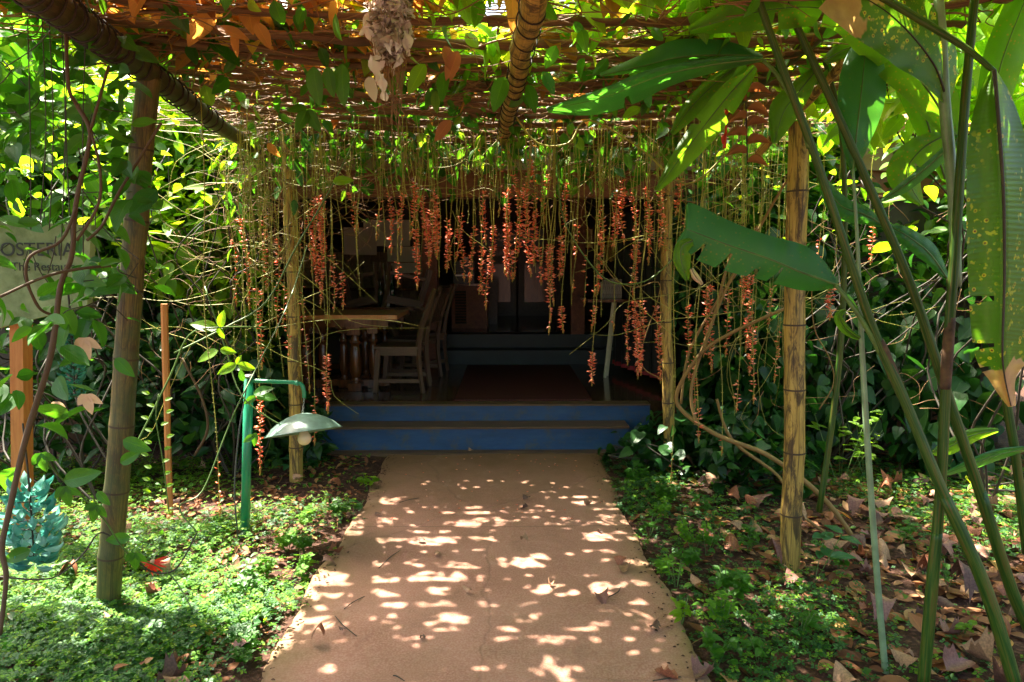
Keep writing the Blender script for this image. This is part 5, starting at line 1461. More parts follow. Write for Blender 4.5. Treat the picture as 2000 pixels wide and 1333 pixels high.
# ================================================================== broad leaf plants (right)
def cat(pts, n):
    P = np.array(pts, float); k = len(P); t = np.linspace(0, k - 1, n); i = np.clip(t.astype(int), 0, k - 2); u = (t - i)[:, None]
    p0 = P[np.clip(i - 1, 0, k - 1)]; p1 = P[i]; p2 = P[i + 1]; p3 = P[np.clip(i + 2, 0, k - 1)]
    return 0.5 * (2 * p1 + (p2 - p0) * u + (2 * p0 - 5 * p1 + 4 * p2 - p3) * u ** 2 + (3 * p1 - p0 - 3 * p2 + p3) * u ** 3)
def blade(mid, wA, wB, parent, mat, ddA=.03, ddB=.03, tearA=(), tearB=(), N=84, bulge=.012, name='leaf', label=None, rib=.0045, backlean=.25):
    """midrib through real points (px,py,distance); wA / wB half widths in px at equal stations (A = left of travel on the picture)"""
    o_ = Vector(parent.location) if parent else Vector((0, 0, 0))
    C = cat(mid, N); V = []; UV = []
    T = np.gradient(C[:, :2], axis=0); T /= np.linalg.norm(T, axis=1)[:, None] + 1e-9
    nrm = np.stack([T[:, 1], -T[:, 0]], 1)         # left of travel with y down
    s = np.linspace(0, 1, N)
    WA = np.interp(s, np.linspace(0, 1, len(wA)), wA); WB = np.interp(s, np.linspace(0, 1, len(wB)), wB)
    def sm(w): 
        k = 5; return np.convolve(np.pad(w, k, 'edge'), np.ones(2 * k + 1) / (2 * k + 1), 'valid')
    WA, WB = sm(WA), sm(WB); WA[-1] = WB[-1] = .5
    cols = 7; hc = []
    for side, Wd, dd, tears in ((1, WA, ddA, tearA), (-1, WB, ddB, tearB)):
        seg = np.zeros(N); edges = sorted(int(t_ * N) for t_, _ in tears)
        for e in edges: seg[e:] += 1
        rr = [random.uniform(-1, 1) for _ in range(len(edges) + 1)]
        grid = []
        for i in range(N):
            row = []
            g_ = rr[int(seg[i])]
            # shrink toward tear
            gap = 0
            for e in edges:
                if i == e - 1: gap = -1
                if i == e: gap = 1
            for c in range(1, cols + 1):
                f = c / cols
                px = C[i, 0] + nrm[i, 0] * side * Wd[i] * f + T[i, 0] * (backlean * Wd[i] * f ** 1.4) + T[i, 0] * gap * f * f * 6.0
                py = C[i, 1] + nrm[i, 1] * side * Wd[i] * f + T[i, 1] * (backlean * Wd[i] * f ** 1.4) + T[i, 1] * gap * f * f * 5.0
                d = C[i, 2] + dd * f + .018 * g_ * f * f - bulge * sin(pi * f) + .004 * sin(i * .5 + side) * f
                row.append(tuple(Vector(W(px, py, d)) - o_))
            grid.append(row)
        hc.append((grid, edges, tears, side))
    midp = [tuple(Vector(W(*C[i])) - o_) for i in range(N)]
    V = list(midp); UV = [(.5, i / (N - 1)) for i in range(N)]; Fc = []
    for grid, edges, tears, side in hc:
        b0 = len(V)
        for i in range(N):
            for c in range(cols): V.append(grid[i][c]); UV.append((.5 + side * .5 * (c + 1) / cols, i / (N - 1)))
        idx = lambda i, c: i if c == 0 else b0 + i * cols + c - 1
        td = {int(t_ * N) - 1: dpt for t_, dpt in tears}
        for i in range(N - 1):
            for c in range(cols):
                if i in td and c >= cols * (1 - td[i]): continue
                q = (idx(i, c), idx(i, c + 1), idx(i + 1, c + 1), idx(i + 1, c))
                Fc.append(q if side > 0 else q[::-1])
    m = MB(); m.add(V, Fc, UV)
    lf = m.build(name, mat, parent)
    if parent is None: pass
    if label: lf['label'] = label
    r_ = MB(); step = max(1, N // 24)
    r_.tube([midp[i] for i in range(0, N, step)], [rib * (1 - .75 * i / N) for i in range(0, N, step)], 6)
    r_.build('midrib', M['green_stem'] if mat != M['heli_spot'] else M['dark_stem'], lf)
    return lf
HG = 'broad leaf plants at the right'
def heli(label, base): return empty('broad_leaf_plant', W(*base), label, 'plant', HG)
def stem(pl, path, r, mat=None, name='stem', sides=14):
    o_ = Vector(pl.location)
    return MB().tube([Vector(W(*q)) - o_ for q in path], r, sides).build(name, mat or M['heli_stem'], pl)
# plant 1 : leaning stem with the big torn leaf
h1 = heli('broad leaf plant whose leaning stem carries the big torn leaf crossing the right post', (1985, 1340, 2.25))
stem(h1, [(1985, 1345, 2.25), (1925, 1150, 2.3), (1845, 970, 2.35), (1770, 790, 2.4), (1708, 650, 2.42), (1650, 480, 2.4), (1590, 300, 2.4), (1520, 110, 2.4), (1475, -20, 2.4)], [.021, .020, .019, .018, .016, .015, .014, .013, .012])
stem(h1, [(1725, 700, 2.42), (1680, 620, 2.42), (1632, 556, 2.45)], [.010, .009, .007], M['green_stem'], 'leaf_stalk', 10)
stem(h1, [(1580, 290, 2.4), (1560, 220, 2.42), (1520, 150, 2.45), (1490, 118, 2.47)], [.009, .008, .007, .006], M['green_stem'], 'leaf_stalk', 10)
A = blade([(1632, 556, 2.45), (1560, 530, 2.46), (1500, 505, 2.47), (1420, 478, 2.5), (1352, 452, 2.54), (1338, 447, 2.56)], [6, 34, 38, 44, 48, 50, 50, 48, 40, 24], [6, 50, 52, 44, 42, 44, 48, 52, 50, 34], h1, M['heli'], .04, .02,
          tearA=[(.30, .95), (.42, .5), (.56, .75), (.70, .75), (.82, .7)], bulge=.006, label='large torn green leaf with a curled tip', backlean=.30)
tipm = MB()
blade([(1352, 470, 2.52), (1332, 482, 2.50), (1330, 510, 2.50), (1342, 548, 2.51)], [10, 22, 20, 3], [6, 12, 16, 2], h1, M['heli_light'], .02, -.02, N=40, name='curled_tip')
blade([(1350, 525, 2.51), (1358, 540, 2.51), (1372, 556, 2.52)], [4, 8, 2], [4, 8, 2], h1, M['pale_petal'], .01, -.01, N=24, name='dead_tip')
blade([(1490, 115, 2.47), (1400, 125, 2.5), (1290, 148, 2.55), (1180, 190, 2.6), (1068, 215, 2.65)], [4, 14, 22, 34, 30, 3], [4, 12, 14, 20, 16, 3], h1, M['heli'], .12, -.04, tearA=[(.66, .6)], label='long grey green leaf seen edge on under the battens')
blade([(1490, 112, 2.5), (1420, 108, 2.55), (1330, 112, 2.6), (1260, 128, 2.66), (1172, 148, 2.7)], [4, 8, 12, 12, 2], [4, 30, 36, 22, 3], h1, M['heli'], .1, .05)
def sheath(pl, path, r0, dr=.0035):
    return stem(pl, path, [r0 + dr] * (len(path) - 1) + [r0 + dr * .3], M['heli_stem'], 'sheath')
sheath(h1, [(1985, 1345, 2.25), (1925, 1150, 2.3), (1845, 970, 2.35)], .0195)
stem(h1, [(1768, 785, 2.418), (1748, 740, 2.418), (1727, 690, 2.42), (1716, 665, 2.42)], [.018, .0195, .0195, .0165], M['bark_sheath'], 'dead_sheath')
# plant 2
h2 = heli('broad leaf plant with the second leaning stem, right of the torn leaf', (2010, 1200, 2.5))
stem(h2, [(2015, 1240, 2.5), (1975, 1150, 2.5), (1900, 920, 2.5), (1840, 740, 2.5), (1780, 560, 2.5), (1700, 370, 2.5), (1625, 200, 2.5), (1560, 60, 2.5), (1525, -20, 2.5)], [.019, .019, .019, .018, .016, .015, .014, .013, .012])
blade([(1880, 260, 2.5), (1830, 310, 2.52), (1770, 360, 2.55), (1722, 392, 2.6)], [5, 14, 14, 3], [4, 9, 9, 3], h2, M['heli'], .14, .05, name='leaf')
blade([(1850, 262, 2.7), (1800, 292, 2.72), (1770, 340, 2.75), (1800, 400, 2.78)], [8, 34, 30, 3], [6, 30, 40, 3], h2, M['heli_light'], .06, .02, tearA=[(.5, .8)], label='yellowing leaf bent over')
blade([(1850, 545, 2.6), (1815, 495, 2.6), (1770, 460, 2.6), (1730, 440, 2.62)], [4, 22, 20, 3], [4, 20, 16, 3], h2, M['heli'], .03, .03)
blade([(1725, 440, 2.7), (1690, 420, 2.7), (1640, 400, 2.7), (1600, 340, 2.7)], [4, 22, 26, 3], [4, 16, 20, 3], h2, M['heli'], .03, .03)
# plant 3 : upright stem with spotted hanging leaf
h3 = heli('broad leaf plant with upright stem and the long spotted leaf hanging at the right edge', (1803, 1345, 2.4))
stem(h3, [(1803, 1345, 2.4), (1820, 1150, 2.4), (1838, 940, 2.4), (1850, 700, 2.4), (1868, 450, 2.4), (1885, 200, 2.4), (1905, -20, 2.4)], [.019, .018, .018, .017, .016, .015, .013])
stem(h3, [(1868, 560, 2.45), (1862, 380, 2.45), (1845, 200, 2.45), (1838, 60, 2.45), (1830, -40, 2.45)], [.017, .019, .019, .017, .014], M['pale_stem'], 'sheath')
stem(h3, [(1700, -20, 2.3), (1790, 35, 2.25), (1880, 90, 2.2), (1942, 140, 2.15)], [.013, .012, .010, .008], None, 'leaf_stalk', 10)
blade([(1942, 138, 2.1), (1950, 230, 2.08), (1960, 380, 2.08), (1962, 540, 2.1), (1958, 680, 2.12), (1962, 735, 2.14), (1975, 795, 2.16)], [2, 38, 62, 68, 64, 52, 18, 8], [6, 42, 66, 74, 74, 68, 56, 40, 22, 3], h3, M['heli_spot'], .06, .05,
      tearB=[(.55, .75), (.66, .85), (.76, .5)], N=110, bulge=-.02, label='long hanging leaf with yellow brown spots and a dead tip', rib=.006, backlean=.10)
blade([(1880, 290, 2.6), (1800, 160, 2.55), (1700, 70, 2.5), (1620, 20, 2.45), (1500, 20, 2.45), (1345, 60, 2.5)], [6, 40, 54, 44, 34, 36, 44, 30, 4], [4, 50, 60, 50, 54, 50, 42, 34, 4], h3, M['heli_light'], .05, -.03, tearA=[(.3, .8), (.62, .9), (.78, .9)], tearB=[(.28, .8), (.55, .6), (.74, .9)], N=110, bulge=-.01, label='long arching light green leaf overhead, torn into flaps')
blade([(1850, 200, 2.45), (1820, 120, 2.4), (1740, 30, 2.35), (1640, -30, 2.3)], [6, 60, 80, 60], [6, 60, 76, 60], h3, M['heli_spot'], -.03, .05, N=70, bulge=-.01, label='broad spotted leaf overhead')
blade([(1885, 330, 2.75), (1930, 220, 2.7), (1960, 110, 2.65), (2010, -20, 2.6)], [6, 30, 40, 30], [6, 34, 44, 30], h3, M['heli_light'], .05, .02, N=60)
blade([(1846, 350, 2.9), (1800, 200, 2.85), (1780, 100, 2.85), (1800, 20, 2.9)], [6, 40, 50, 4], [6, 40, 44, 4], h3, M['heli_light'], .05, .02, N=60)
sheath(h3, [(1803, 1345, 2.4), (1820, 1150, 2.4), (1830, 1040, 2.4)], .0175)
stem(h3, [(1846, 760, 2.4), (1850, 700, 2.4), (1856, 620, 2.4)], [.018, .019, .017], M['bark_sheath'], 'dead_sheath')
sheath(h2, [(2015, 1240, 2.5), (1975, 1150, 2.5), (1915, 960, 2.5)], .0185)
# plant 4 : slim stem with glossy upright leaf
h4 = heli('slim broad leaf plant with a pale thin stem and a glossy upright leaf', (1732, 1345, 2.5))
stem(h4, [(1732, 1345, 2.5), (1715, 1150, 2.5), (1700, 950, 2.5), (1690, 800, 2.5), (1682, 650, 2.5), (1676, 500, 2.5), (1666, 330, 2.5)], [.0125, .012, .0115, .011, .0095, .007, .005], M['pale_stem'])
blade([(1666, 335, 2.5), (1672, 270, 2.5), (1680, 200, 2.52), (1688, 120, 2.56), (1692, 60, 2.6)], [4, 26, 40, 46, 44, 26, 3], [4, 24, 40, 50, 44, 26, 3], h4, M['heli'], .03, .05, N=70, bulge=.01, rib=.004, label='glossy upright leaf catching the sun')
blade([(1680, 662, 2.5), (1655, 645, 2.49), (1640, 620, 2.47), (1652, 606, 2.46)], [3, 12, 12, 2], [3, 8, 6, 2], h4, M['heli_light'], .02, 0, N=30)
# plant 5 : far right lower leaves & stem
h5 = heli('broad leaf plant partly outside the right edge with a low horizontal leaf', (2000, 1080, 2.7))
stem(h5, [(2005, 1080, 2.7), (1985, 900, 2.7), (1965, 760, 2.7), (1985, 640, 2.7)], [.017, .017, .016, .014])
blade([(2010, 875, 2.6), (1950, 888, 2.6), (1900, 905, 2.6), (1840, 928, 2.62)], [4, 12, 12, 3], [4, 12, 10, 3], h5, M['heli'], .08, -.02, N=50)
blade([(1950, 840, 3.2), (1900, 850, 3.2), (1850, 875, 3.2), (1820, 885, 3.2)], [3, 16, 16, 3], [3, 14, 14, 3], h5, M['heli_light'], .05, 0, N=40)
# leaves of a plant behind the battens at the right
h6 = heli('broad leaf plant whose light green leaves droop between flower strings and right post', (1640, 330, 3.3))
stem(h6, [(1600, 1000, 3.4), (1640, 700, 3.4), (1650, 420, 3.35), (1640, 230, 3.3), (1610, 120, 3.2)], [.016, .015, .013, .011, .009])
blade([(1475, 130, 3.0), (1420, 190, 3.0), (1350, 280, 3.02), (1283, 372, 3.05)], [6, 28, 34, 24, 3], [6, 22, 24, 18, 3], h6, M['heli_light'], .05, 0, N=70, tearA=[(.4, .8)], tearB=[(.55, .7)])
blade([(1450, 120, 3.2), (1400, 160, 3.2), (1350, 210, 3.2), (1312, 262, 3.25)], [6, 20, 22, 3], [5, 16, 18, 3], h6, M['heli_light'], .05, 0, N=50)
blade([(1600, 130, 3.1), (1560, 180, 3.1), (1530, 220, 3.1), (1512, 280, 3.12)], [6, 26, 30, 3], [6, 26, 30, 3], h6, M['heli_light'], .03, 0, N=50)
blade([(1610, 120, 3.0), (1680, 90, 3.0), (1760, 130, 3.0), (1840, 230, 3.0)], [6, 30, 34, 3], [6, 30, 34, 3], h6, M['heli_light'], .03, 0, N=50)

# dried pod string and small red flower beside the thick post
pd = empty('dry_pod_string', W(1458, 120, 3.1), 'hanging string of brown boat shaped dry pods beside the right thick post', 'seed pods')
o3 = Vector(pd.location)
MB().tube([W(1458, 60, 3.1) - o3, W(1457, 200, 3.1) - o3, W(1460, 320, 3.1) - o3], .0035, 6).build('stalk', M['dark_stem'], pd)
for i in range(12):
    py = 130 + i * 17; sgn = 1 if i % 2 else -1
    m = MB(); m.scatter(leaf_tmpl(lance(.22), 8, .9, .25, 2), np.zeros((1, 3)), np.array([[sgn, random.uniform(-.4, .2), random.uniform(-.1, .5)]]), np.array([[0, -.3, 1.0]]), random.uniform(.09, .115))
    o = m.build('pod', M['dead'], pd); o.location = W(1458, py, 3.1) - o3
rf_ = MB(); c0 = W(1413, 215, 3.1)
rf_.tube([W(1425, 213, 3.1) - c0, W(1417, 225, 3.1) - c0, W(1418, 255, 3.1) - c0, W(1415, 290, 3.1) - c0], [.014, .006, .005, .008], 8, rough=.1)
rf_.tube([W(1418, 262, 3.1) - c0, W(1412, 270, 3.1) - c0, W(1412, 282, 3.1) - c0], [.004, .009, .003], 8)
tag(rf_.build('red_bloom', M['red_petal'], loc=c0), 'small bright red hanging bloom left of the dry pod string', 'flower')

# ================================================================== ground layer
def gpts(n, x0, x1, y0, y1, dens=None):
    x = rng.uniform(x0, x1, n); y = rng.uniform(y0, y1, n)
    if dens is not None:
        k = rng.random(n) < dens(x, y); x, y = x[k], y[k]
    return x, y
def cover(name, mat, n, x0, x1, y0, y1, size, dens, h=.05, kind_lbl=None, tm=T_CLO):
    x, y = gpts(n, x0, x1, y0, y1, dens)
    N = len(x)
    z = ground_z(x, y) + rng.uniform(.012, h, N) * (1 + .5 * fnoise(x, y, 6).clip(-1, 1))
    P = np.stack([x, y, z], 1)
    nr = rand_unit(N) * .38 + np.array([0, -.1, 1.0])
    a = rand_unit(N); a[:, 2] *= .2
    m = MB(); m.scatter(tm, P, a, nr, size * rng.uniform(.6, 1.25, N))
    # stalks
    return tag(m.build(name, mat), kind='stuff')
def left_d(x, y):
    e = 1 / (1 + np.exp((x + .95 + .05 * fnoise(y, x * 0, 4)) * 26))
    c = np.clip(.85 + .5 * fnoise(x + 5, y, 3.4), .10, 1.0)
    hole = 1 - np.exp(-(((x + 2.0) / .28) ** 2 + ((y - 4.15) / .25) ** 2))
    far = np.where((y > 4.3) & (x > -1.7), .12, 1.0)
    return e * c * hole * far
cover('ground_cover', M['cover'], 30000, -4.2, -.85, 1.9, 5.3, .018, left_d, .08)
cover('ground_cover', M['cover_shaded'], 20000, -2.8, -.85, 1.9, 4.2, .021, lambda x, y: left_d(x, y) * np.where(y < 3.0, 1, .35), .07)
def right_d(x, y):
    e = 1 / (1 + np.exp(-(x - .80 - .045 * fnoise(y, x * 0, 4)) * 26))
    strip = np.exp(-((x - 1.05) / .5) ** 2) * np.where(y > 2.4, 1, .6)
    c = np.where(fnoise(x, y + 4, 2.8) > .45, .5, .04)
    c = np.where((x > 2.6) & (y > 3.6), .6, c)
    return e * np.clip(strip * (.55 + .35 * fnoise(x, y, 4.0)).clip(.3, 1) + c, 0, 1)
cover('ground_cover', M['cover_shaded'], 30000, .72, 4.8, 1.9, 5.3, .020, right_d, .07)
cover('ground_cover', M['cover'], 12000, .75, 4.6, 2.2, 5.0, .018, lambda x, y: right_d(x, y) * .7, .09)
# small broad leaves poking out of the cover
cover('seedling_leaves', M['leaf'], 2200, -4, -.95, 2.2, 5.2, .04, lambda x, y: left_d(x, y) * .5 + .3 * (y > 4.4), .12, tm=T_OV[1])
cover('seedling_leaves', M['leaf'], 3000, .8, 4.6, 2.2, 5.2, .042, lambda x, y: right_d(x, y) * .6, .12, tm=T_OV[1])
# fine litter
def litter(name, n, x0, x1, y0, y1, size, dens, zoff=.004):
    x, y = gpts(n, x0, x1, y0, y1, dens); N = len(x)
    P = np.stack([x, y, ground_z(x, y) + rng.uniform(zoff, zoff + .02, N)], 1)
    m = MB(); pick = rng.integers(0, len(T_OVF), N); nr = rand_unit(N) * .3 + np.array([0, 0, 1.0]); a = rand_unit(N); a[:, 2] *= .15; sz = size * rng.uniform(.5, 1.3, N)
    for k, t in enumerate(T_OVF):
        q = pick == k; m.scatter(t, P[q], a[q], nr[q], sz[q])
    return tag(m.build(name, M['dead']), kind='stuff')
litter('leaf_litter', 2600, .84, 5.0, 1.7, 5.5, .10, lambda x, y: 1 / (1 + np.exp(-(x - .95) * 14)) * np.where(x < 1.3, .5, 1))
litter('leaf_litter', 1700, -4.0, -1.0, 2.4, 4.6, .045, lambda x, y: (fnoise(x + 5, y, 3.4) < .1) * 1.0, .03)
litter('leaf_litter', 2200, -4.2, -1.0, 1.7, 5.5, .06, lambda x, y: np.where((y > 4.2) & (x > -1.8), 1, .55) * 1 / (1 + np.exp((x + 1.05) * 14)))
tw = MB()
for i in range(240):
    x = random.choice([random.uniform(-2.6, -1.0), random.uniform(.9, 3.6)]); y = random.uniform(2.0, 5.4); a = random.uniform(0, 6.3); L = random.uniform(.05, .22); z = float(ground_z(x, y)) + .012
    tw.tube([(x, y, z), (x + cos(a) * L * .5 + random.gauss(0, .01), y + sin(a) * L * .5, z + .008), (x + cos(a) * L, y + sin(a) * L, z + .004)], random.uniform(.0012, .003), 4, n=5)
tag(tw.build('fallen_twigs', M['straw']), kind='stuff')

# individual fallen leaves
variants = []
for i in range(8):
    pr = ovate(random.uniform(.26, .42)); n_r, n_c = 11, 3
    v, f, uv = leaf_tmpl(pr, n_r, 0, 0, n_c)
    v = v.copy(); kx, ky = random.choice((-1, 1)) * random.uniform(.6, 2.0), random.choice((-1, 1)) * random.uniform(.3, 1.3)
    rag = 1 + .16 * rng.standard_normal(n_r); v[:, 0] *= np.repeat(rag.clip(.6, 1.3), 2 * n_c + 1); v[:, 0] += .05 * np.sin(v[:, 1] * 5 + i)
    v[:, 2] += kx * v[:, 0] ** 2 * 2.2 + ky * (v[:, 1] - .5) ** 2 * .6 + .03 * np.sin(v[:, 1] * 12 + i) * np.sign(v[:, 0]) * abs(v[:, 0]) * 3
    v[:, 2] -= v[:, 2].min(); v[:, 1] -= .5
    m = MB(); m.add(v, f, uv)
    m.tube([(0, -.5, v[n_c][2]), (0, -.62, v[n_c][2] + .02), (.02, -.72, v[n_c][2])], .008, 5)
    variants.append(m)
fl_mats = {'russet': simple('russet leaf', (.22, .075, .035), .6, .3, var=.45, scale=14), 'tan': simple('tan leaf', (.27, .15, .085), .6, .3, var=.4, scale=14),
           'dark brown': simple('dark brown leaf', (.09, .045, .032), .6, .3, var=.45, scale=14), 'pinkish brown': simple('pinkish leaf', (.19, .085, .06), .55, .35, var=.4, scale=14)}
vobs = {}
def place_leaf(x, y, z, size, colr, label, group, rot=None, vi=None):
    vi = random.randrange(8) if vi is None else vi
    key = (vi, colr)
    if key not in vobs: o = variants[vi].build('fallen_leaf', fl_mats[colr]); vobs[key] = o
    else: o = vobs[key].copy(); col.objects.link(o)
    o.location = (x, y, z); o.scale = (size,) * 3
    o.rotation_euler = rot or (random.gauss(0, .22), random.gauss(0, .22), random.uniform(0, 6.28))
    return tag(o, label, 'leaf', group)
def where_r(x, y):
    p = math.hypot(x - 1.5, y - 3.58)
    if p < .45: return 'around the foot of the thick right post'
    if x < 1.25: return 'beside the right edge of the path'
    if x < 1.9: return 'between the path and the broad leaf stems'
    if y > 3.7: return 'on the ground behind the broad leaf stems'
    return 'under the broad leaf stems'
cols_ = ['russet', 'tan', 'dark brown', 'pinkish brown']
for i in range(215):
    while True:
        x = random.uniform(.9, 3.9); y = random.uniform(2.0, 5.0)
        if y > .72 * x and (x > 1.35 or random.random() < .35): break
    s = random.choice([.075, .10, .12, .145]) * random.uniform(.85, 1.15); c = random.choices(cols_, [3, 3, 2, 4])[0]
    sz = 'large' if s > .11 else 'small'
    place_leaf(x, y, float(ground_z(x, y)) + random.uniform(.012, .035), s, c, f'{sz} {c} fallen leaf lying {where_r(x, y)}', 'fallen leaves right of the path')
for i in range(62):
    x = random.uniform(-3.2, -1.02); y = random.uniform(2.0, 5.2)
    s = random.uniform(.055, .11); c = random.choices(cols_, [3, 4, 2, 2])[0]; sz = 'large' if s > .08 else 'small'
    w_ = 'beside the left edge of the path' if x > -1.3 else 'around the foot of the thick left post' if math.hypot(x + 1.82, y - 3.1) < .5 else 'near the lamp post' if math.hypot(x + 1.5, y - 3.9) < .6 else 'in the left ground cover' if y < 4.3 else 'in the shade before the dark climber'
    place_leaf(x, y, float(ground_z(x, y)) + random.uniform(.02, .06), s, c, f'{sz} {c} fallen leaf lying {w_}', 'fallen leaves left of the path')
for (px, py, s, c, lb) in ((1280, 1236, .075, 'dark brown', 'dark curled leaf lying near the right edge of the path'), (1300, 1322, .10, 'russet', 'russet leaf at the lower right corner of the path'), (1375, 1318, .10, 'pinkish brown', 'pinkish brown leaf at the bottom right path edge'),
    (1178, 1172, .075, 'pinkish brown', 'flat pinkish leaf lying in the sun patches right of the path middle'), (1030, 975, .06, 'dark brown', 'curled leaf on the far part of the path, upper one'), (1024, 993, .055, 'dark brown', 'second curled leaf just before the upper one on the far path'),
    (1150, 985, .06, 'tan', 'tan leaf on the far path towards its right edge'), (1030, 1060, .05, 'tan', 'tan leaf near the crack in the middle of the path'), (823, 1059, .05, 'dark brown', 'dark leaf on the middle of the path left of the crack'),
    (738, 1008, .05, 'dark brown', 'dark crumpled leaf at the left on the far path'), (912, 1157, .05, 'tan', 'small tan leaf in the sun patches left of the path middle'), (1222, 1115, .10, 'tan', 'big pale curled leaf at the right edge of the sunlit path'),
    (1075, 1144, .04, 'tan', 'tiny tan leaf in the large sun patch'), (668, 1234, .035, 'dark brown', 'tiny dark leaf at the near left of the path'), (825, 1250, .04, 'dark brown', 'tiny dark leaf in a sun spot on the near path'),
    (855, 1085, .05, 'tan', 'faint tan leaf on the left half of the path'), (640, 1100, .08, 'pinkish brown', 'curled pinkish leaf on the left path edge'), (650, 1080, .07, 'russet', 'russet leaf just behind the curled pinkish one on the left path edge'),
    (1170, 1040, .05, 'dark brown', 'dark little leaf on the mossy right side of the path'), (620, 1260, .07, 'russet', 'russet leaf at the near left path edge'), (920, 884, .05, 'tan', 'little tan leaf on the bottom step'), (1212, 1100, .07, 'russet', 'russet leaf curled beside the big pale one')):
    q = G(px, py, .034); place_leaf(q.x, q.y, .036 if lb.find('step') < 0 else .045, s, c, lb, None)
for (pa, pb, lb) in (((655, 1204), (697, 1243), 'dark bent twig at the near left of the path'), ((740, 1110), (782, 1075), 'twig on the left of the path beyond the sun patches'), ((672, 1190), (712, 1165), 'short twig between the two longer path twigs'),
                     ((1188, 1167), (1212, 1147), 'leaf stalk twig beside the pinkish leaf on the path'), ((780, 982), (818, 973), 'thin twig on the far left part of the path'), ((1275, 1330), (1330, 1322), 'twig at the lower right corner of the path'), ((768, 1320), (790, 1330), 'short twig at the bottom middle of the path')):
    a, b_ = G(*pa, .036), G(*pb, .036); m = MB(); mid_ = (a + b_) / 2 + Vector((random.gauss(0, .01), random.gauss(0, .01), .004))
    m.tube([Vector((0, 0, 0)), mid_ - a, b_ - a], [.002, .0028, .0015], 6); tag(m.build('fallen_twig', M['dark_stem'], loc=a), lb, 'twig')
# crumbs of soil and leaf bits spilled over the path edges
cr = MB()
n_ = 600; ex = np.where(rng.random(n_) < .5, PX0 + np.abs(rng.normal(0, .05, n_)), PX1 - np.abs(rng.normal(0, .05, n_))); ey = rng.uniform(1.9, 5.5, n_)
cr.scatter(T_OV[0], np.stack([ex, ey, np.full(n_, .037)], 1), np.stack([rng.normal(0, 1, n_), rng.normal(0, 1, n_), np.zeros(n_)], 1), rand_unit(n_) * .3 + np.array([0, 0, 1.]), rng.uniform(.004, .022, n_))
tag(cr.build('edge_crumbs', M['soil']), kind='stuff')
# small flower petals fallen on the far path
pt = MB()
for i in range(70):
    x = random.uniform(-.85, .7); y = random.uniform(4.0, 5.5); pt.scatter(T_BRACT, np.array([[x, y, .037]]), np.array([[random.gauss(0, 1), random.gauss(0, 1), 0]]), np.array([[0, 0, 1.]]), .02)
tag(pt.build('fallen_petals', M['coral']), kind='stuff')

# low leafy plants one can tell apart
ORD2 = ['nearest', 'second', 'third', 'fourth', 'fifth', 'sixth', 'seventh', 'eighth', 'ninth', 'tenth', 'eleventh', 'twelfth']
def sprig(px, py, s, n, mat, label, h=.18, tm=TF, name='small_plant'):
    g_ = G(px, py); t = empty(name, g_, label, 'plant', 'small plants on the ground')
    st_ = MB()
    for i in range(max(1, n // 4)):
        a = random.uniform(0, 6.3); e = Vector((cos(a) * h * .4, sin(a) * h * .4, h * random.uniform(.7, 1.1)))
        st_.tube([(0, 0, -.02), e * .5, e], .002, 5)
        for k in range(4):
            p_ = e * random.uniform(.45, 1.0); an = random.uniform(0, 6.3)
            m = MB(); m.scatter(tm, np.zeros((1, 3)), np.array([[cos(an), sin(an), random.uniform(-.2, .5)]]), np.array([[0, -.3, 1.0]]), s * random.uniform(.7, 1.2)); o = m.build('leaf', mat, t); o.location = p_
    st_.build('stem', M['green_stem'], t); return t
sprig(1290, 1130, .035, 16, M['cover'], 'bright clover sprig at the right path edge in the sun', .14, T_CLO)
sprig(1590, 1140, .12, 8, M['heli'], 'large blue green leaves at the foot of the thick right post', .30)
sprig(1330, 1230, .055, 16, M['leaf_bright'], 'leafy sprig beside the near right path edge', .12)
sprig(1480, 1290, .06, 12, M['leaf'], 'low green sprig in the litter at the lower right', .10)
sprig(1880, 1240, .06, 8, M['leaf_bright'], 'seedling with light leaves near the leaning stem', .08)
sprig(1380, 1010, .06, 16, M['leaf'], 'seedling right of the far path in front of the low shrub', .16)
sprig(700, 1010, .06, 10, M['cover_shaded'], 'grey green sprig at the left edge of the far path', .12)
sprig(720, 960, .05, 12, M['leaf_bright'], 'yellow green sprig in the shade left of the steps', .12, T_CLO)
sprig(560, 930, .09, 8, M['heli'], 'young pointed leaves beside the rear left post', .18)
sprig(600, 930, .09, 8, M['leaf_dark'], 'dark pointed leaves at the foot of the rear left post', .16)
sprig(410, 1190, .09, 4, M['leaf_bright'], 'yellow green broad leaf in the dark ground cover', .10)
sprig(350, 860, .2, 8, M['leaf_dark'], 'large dark leaves in the shade behind the orange stake', .6)
sprig(440, 900, .16, 8, M['leaf_dark'], 'large dark leaves in the shade behind the lamp post', .5)
sprig(280, 940, .10, 12, M['leaf'], 'leafy plant just right of the thick left post', .4)
sprig(1640, 960, .09, 24, M['leaf_bright'], 'sunlit shrub sprig with pale leaves right of the thick right post', .62)
sprig(1690, 940, .08, 20, M['leaf_bright'], 'second pale leaved sprig by the thin pale stem', .5)

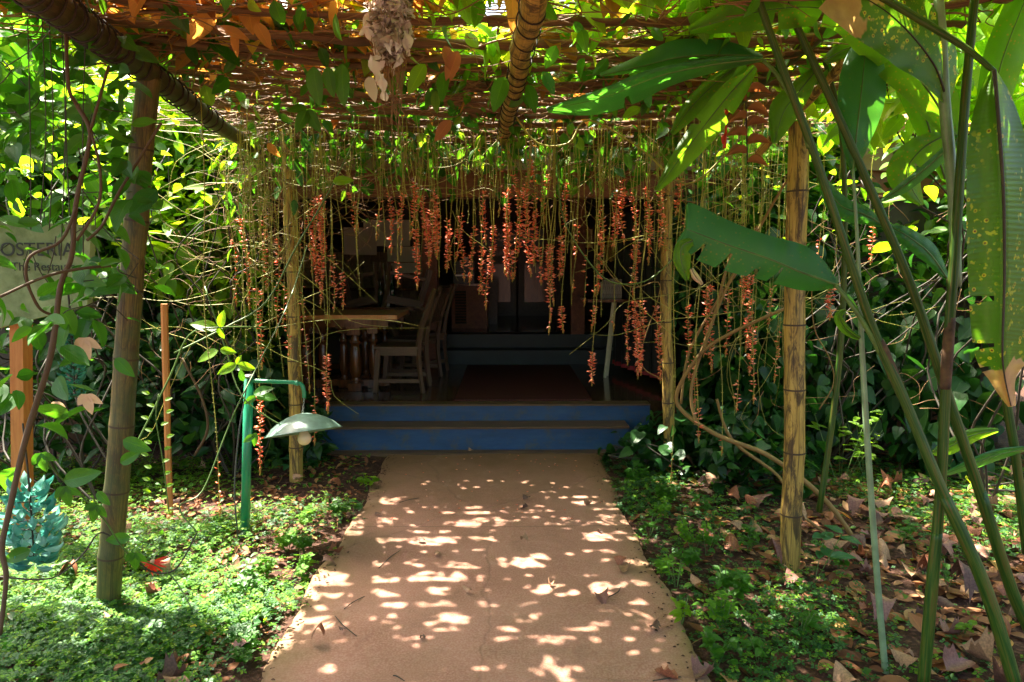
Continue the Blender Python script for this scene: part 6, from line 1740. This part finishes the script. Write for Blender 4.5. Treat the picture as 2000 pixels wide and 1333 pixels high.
for i, py in enumerate((1290, 1235, 1190, 1150, 1115, 1080, 1050, 1020, 995, 972, 952)):
    q = G(1000, py); px = 985 + (PX1 + .07 + .10 * (i % 3)) * (py - 514) / 1.6
    sprig(px, py, .034 if i % 2 else .045, 20 + 4 * (i % 3), M['cover'] if i % 2 else M['leaf'], ORD2[i] + ' leafy tuft in the row along the right path edge, counted from the camera', .12 + .03 * (i % 3), T_CLO if i % 3 else TF, 'edge_tuft')
for i, py in enumerate((1300, 1240, 1180, 1130, 1085, 1045, 1015)):
    px = 985 + (PX0 - .08 - .08 * (i % 3)) * (py - 514) / 1.6
    sprig(px, py, .034 if i % 2 else .04, 20, M['cover'] if i % 2 else M['leaf'], ORD2[i] + ' leafy tuft in the row along the left path edge, counted from the camera', .11 + .03 * (i % 3), T_CLO, 'edge_tuft')
for i, (px, py) in enumerate(((1420, 1160), (1460, 1080), (1380, 1090), (1640, 1120), (1760, 1060), (1560, 1250), (1400, 1300), (1850, 1150))):
    sprig(px, py, .05, 16, M['leaf'], 'weed tuft in the right litter, ' + ('near the post foot', 'left of the post', 'between path and post', 'right of the post foot', 'behind the pale stem', 'before the post', 'at the bottom near the path', 'between the green stems')[i], .14, T_OV[1], 'weed_tuft')
# tiny yellow blossoms in the cover
for i, (px, py) in enumerate(((378, 1225), (330, 1305))):
    m = MB(); m.scatter(T_OV[0], np.zeros((4, 3)), np.array([[1, 0, .3], [-1, 0, .3], [0, 1, .3], [0, -1, .3]]), np.tile([[0, 0, 1.]], (4, 1)), .016, 1.4)
    tag(m.build('small_blossom', M['yellow'], loc=G(px, py, .09)), ('upper' if i == 0 else 'lower') + ' tiny yellow blossom in the dark ground cover at the lower left', 'flower')

for i, (px, py) in enumerate(((420, 1050), (560, 1080), (520, 1130), (150, 1180), (90, 1250), (380, 1230), (480, 1270), (280, 1280))):
    sprig(px, py, .036, 24, M['cover'] if i < 5 else M['cover_shaded'], 'clover tuft in the left ground cover, ' + ('beyond the lamp foot', 'right of the lamp foot', 'before the lamp post', 'left of the thick post foot', 'at the lower left edge', 'in the dark patch, upper one', 'in the dark patch near the path', 'in the dark patch, lower one')[i], .12, T_CLO, 'clover_tuft')
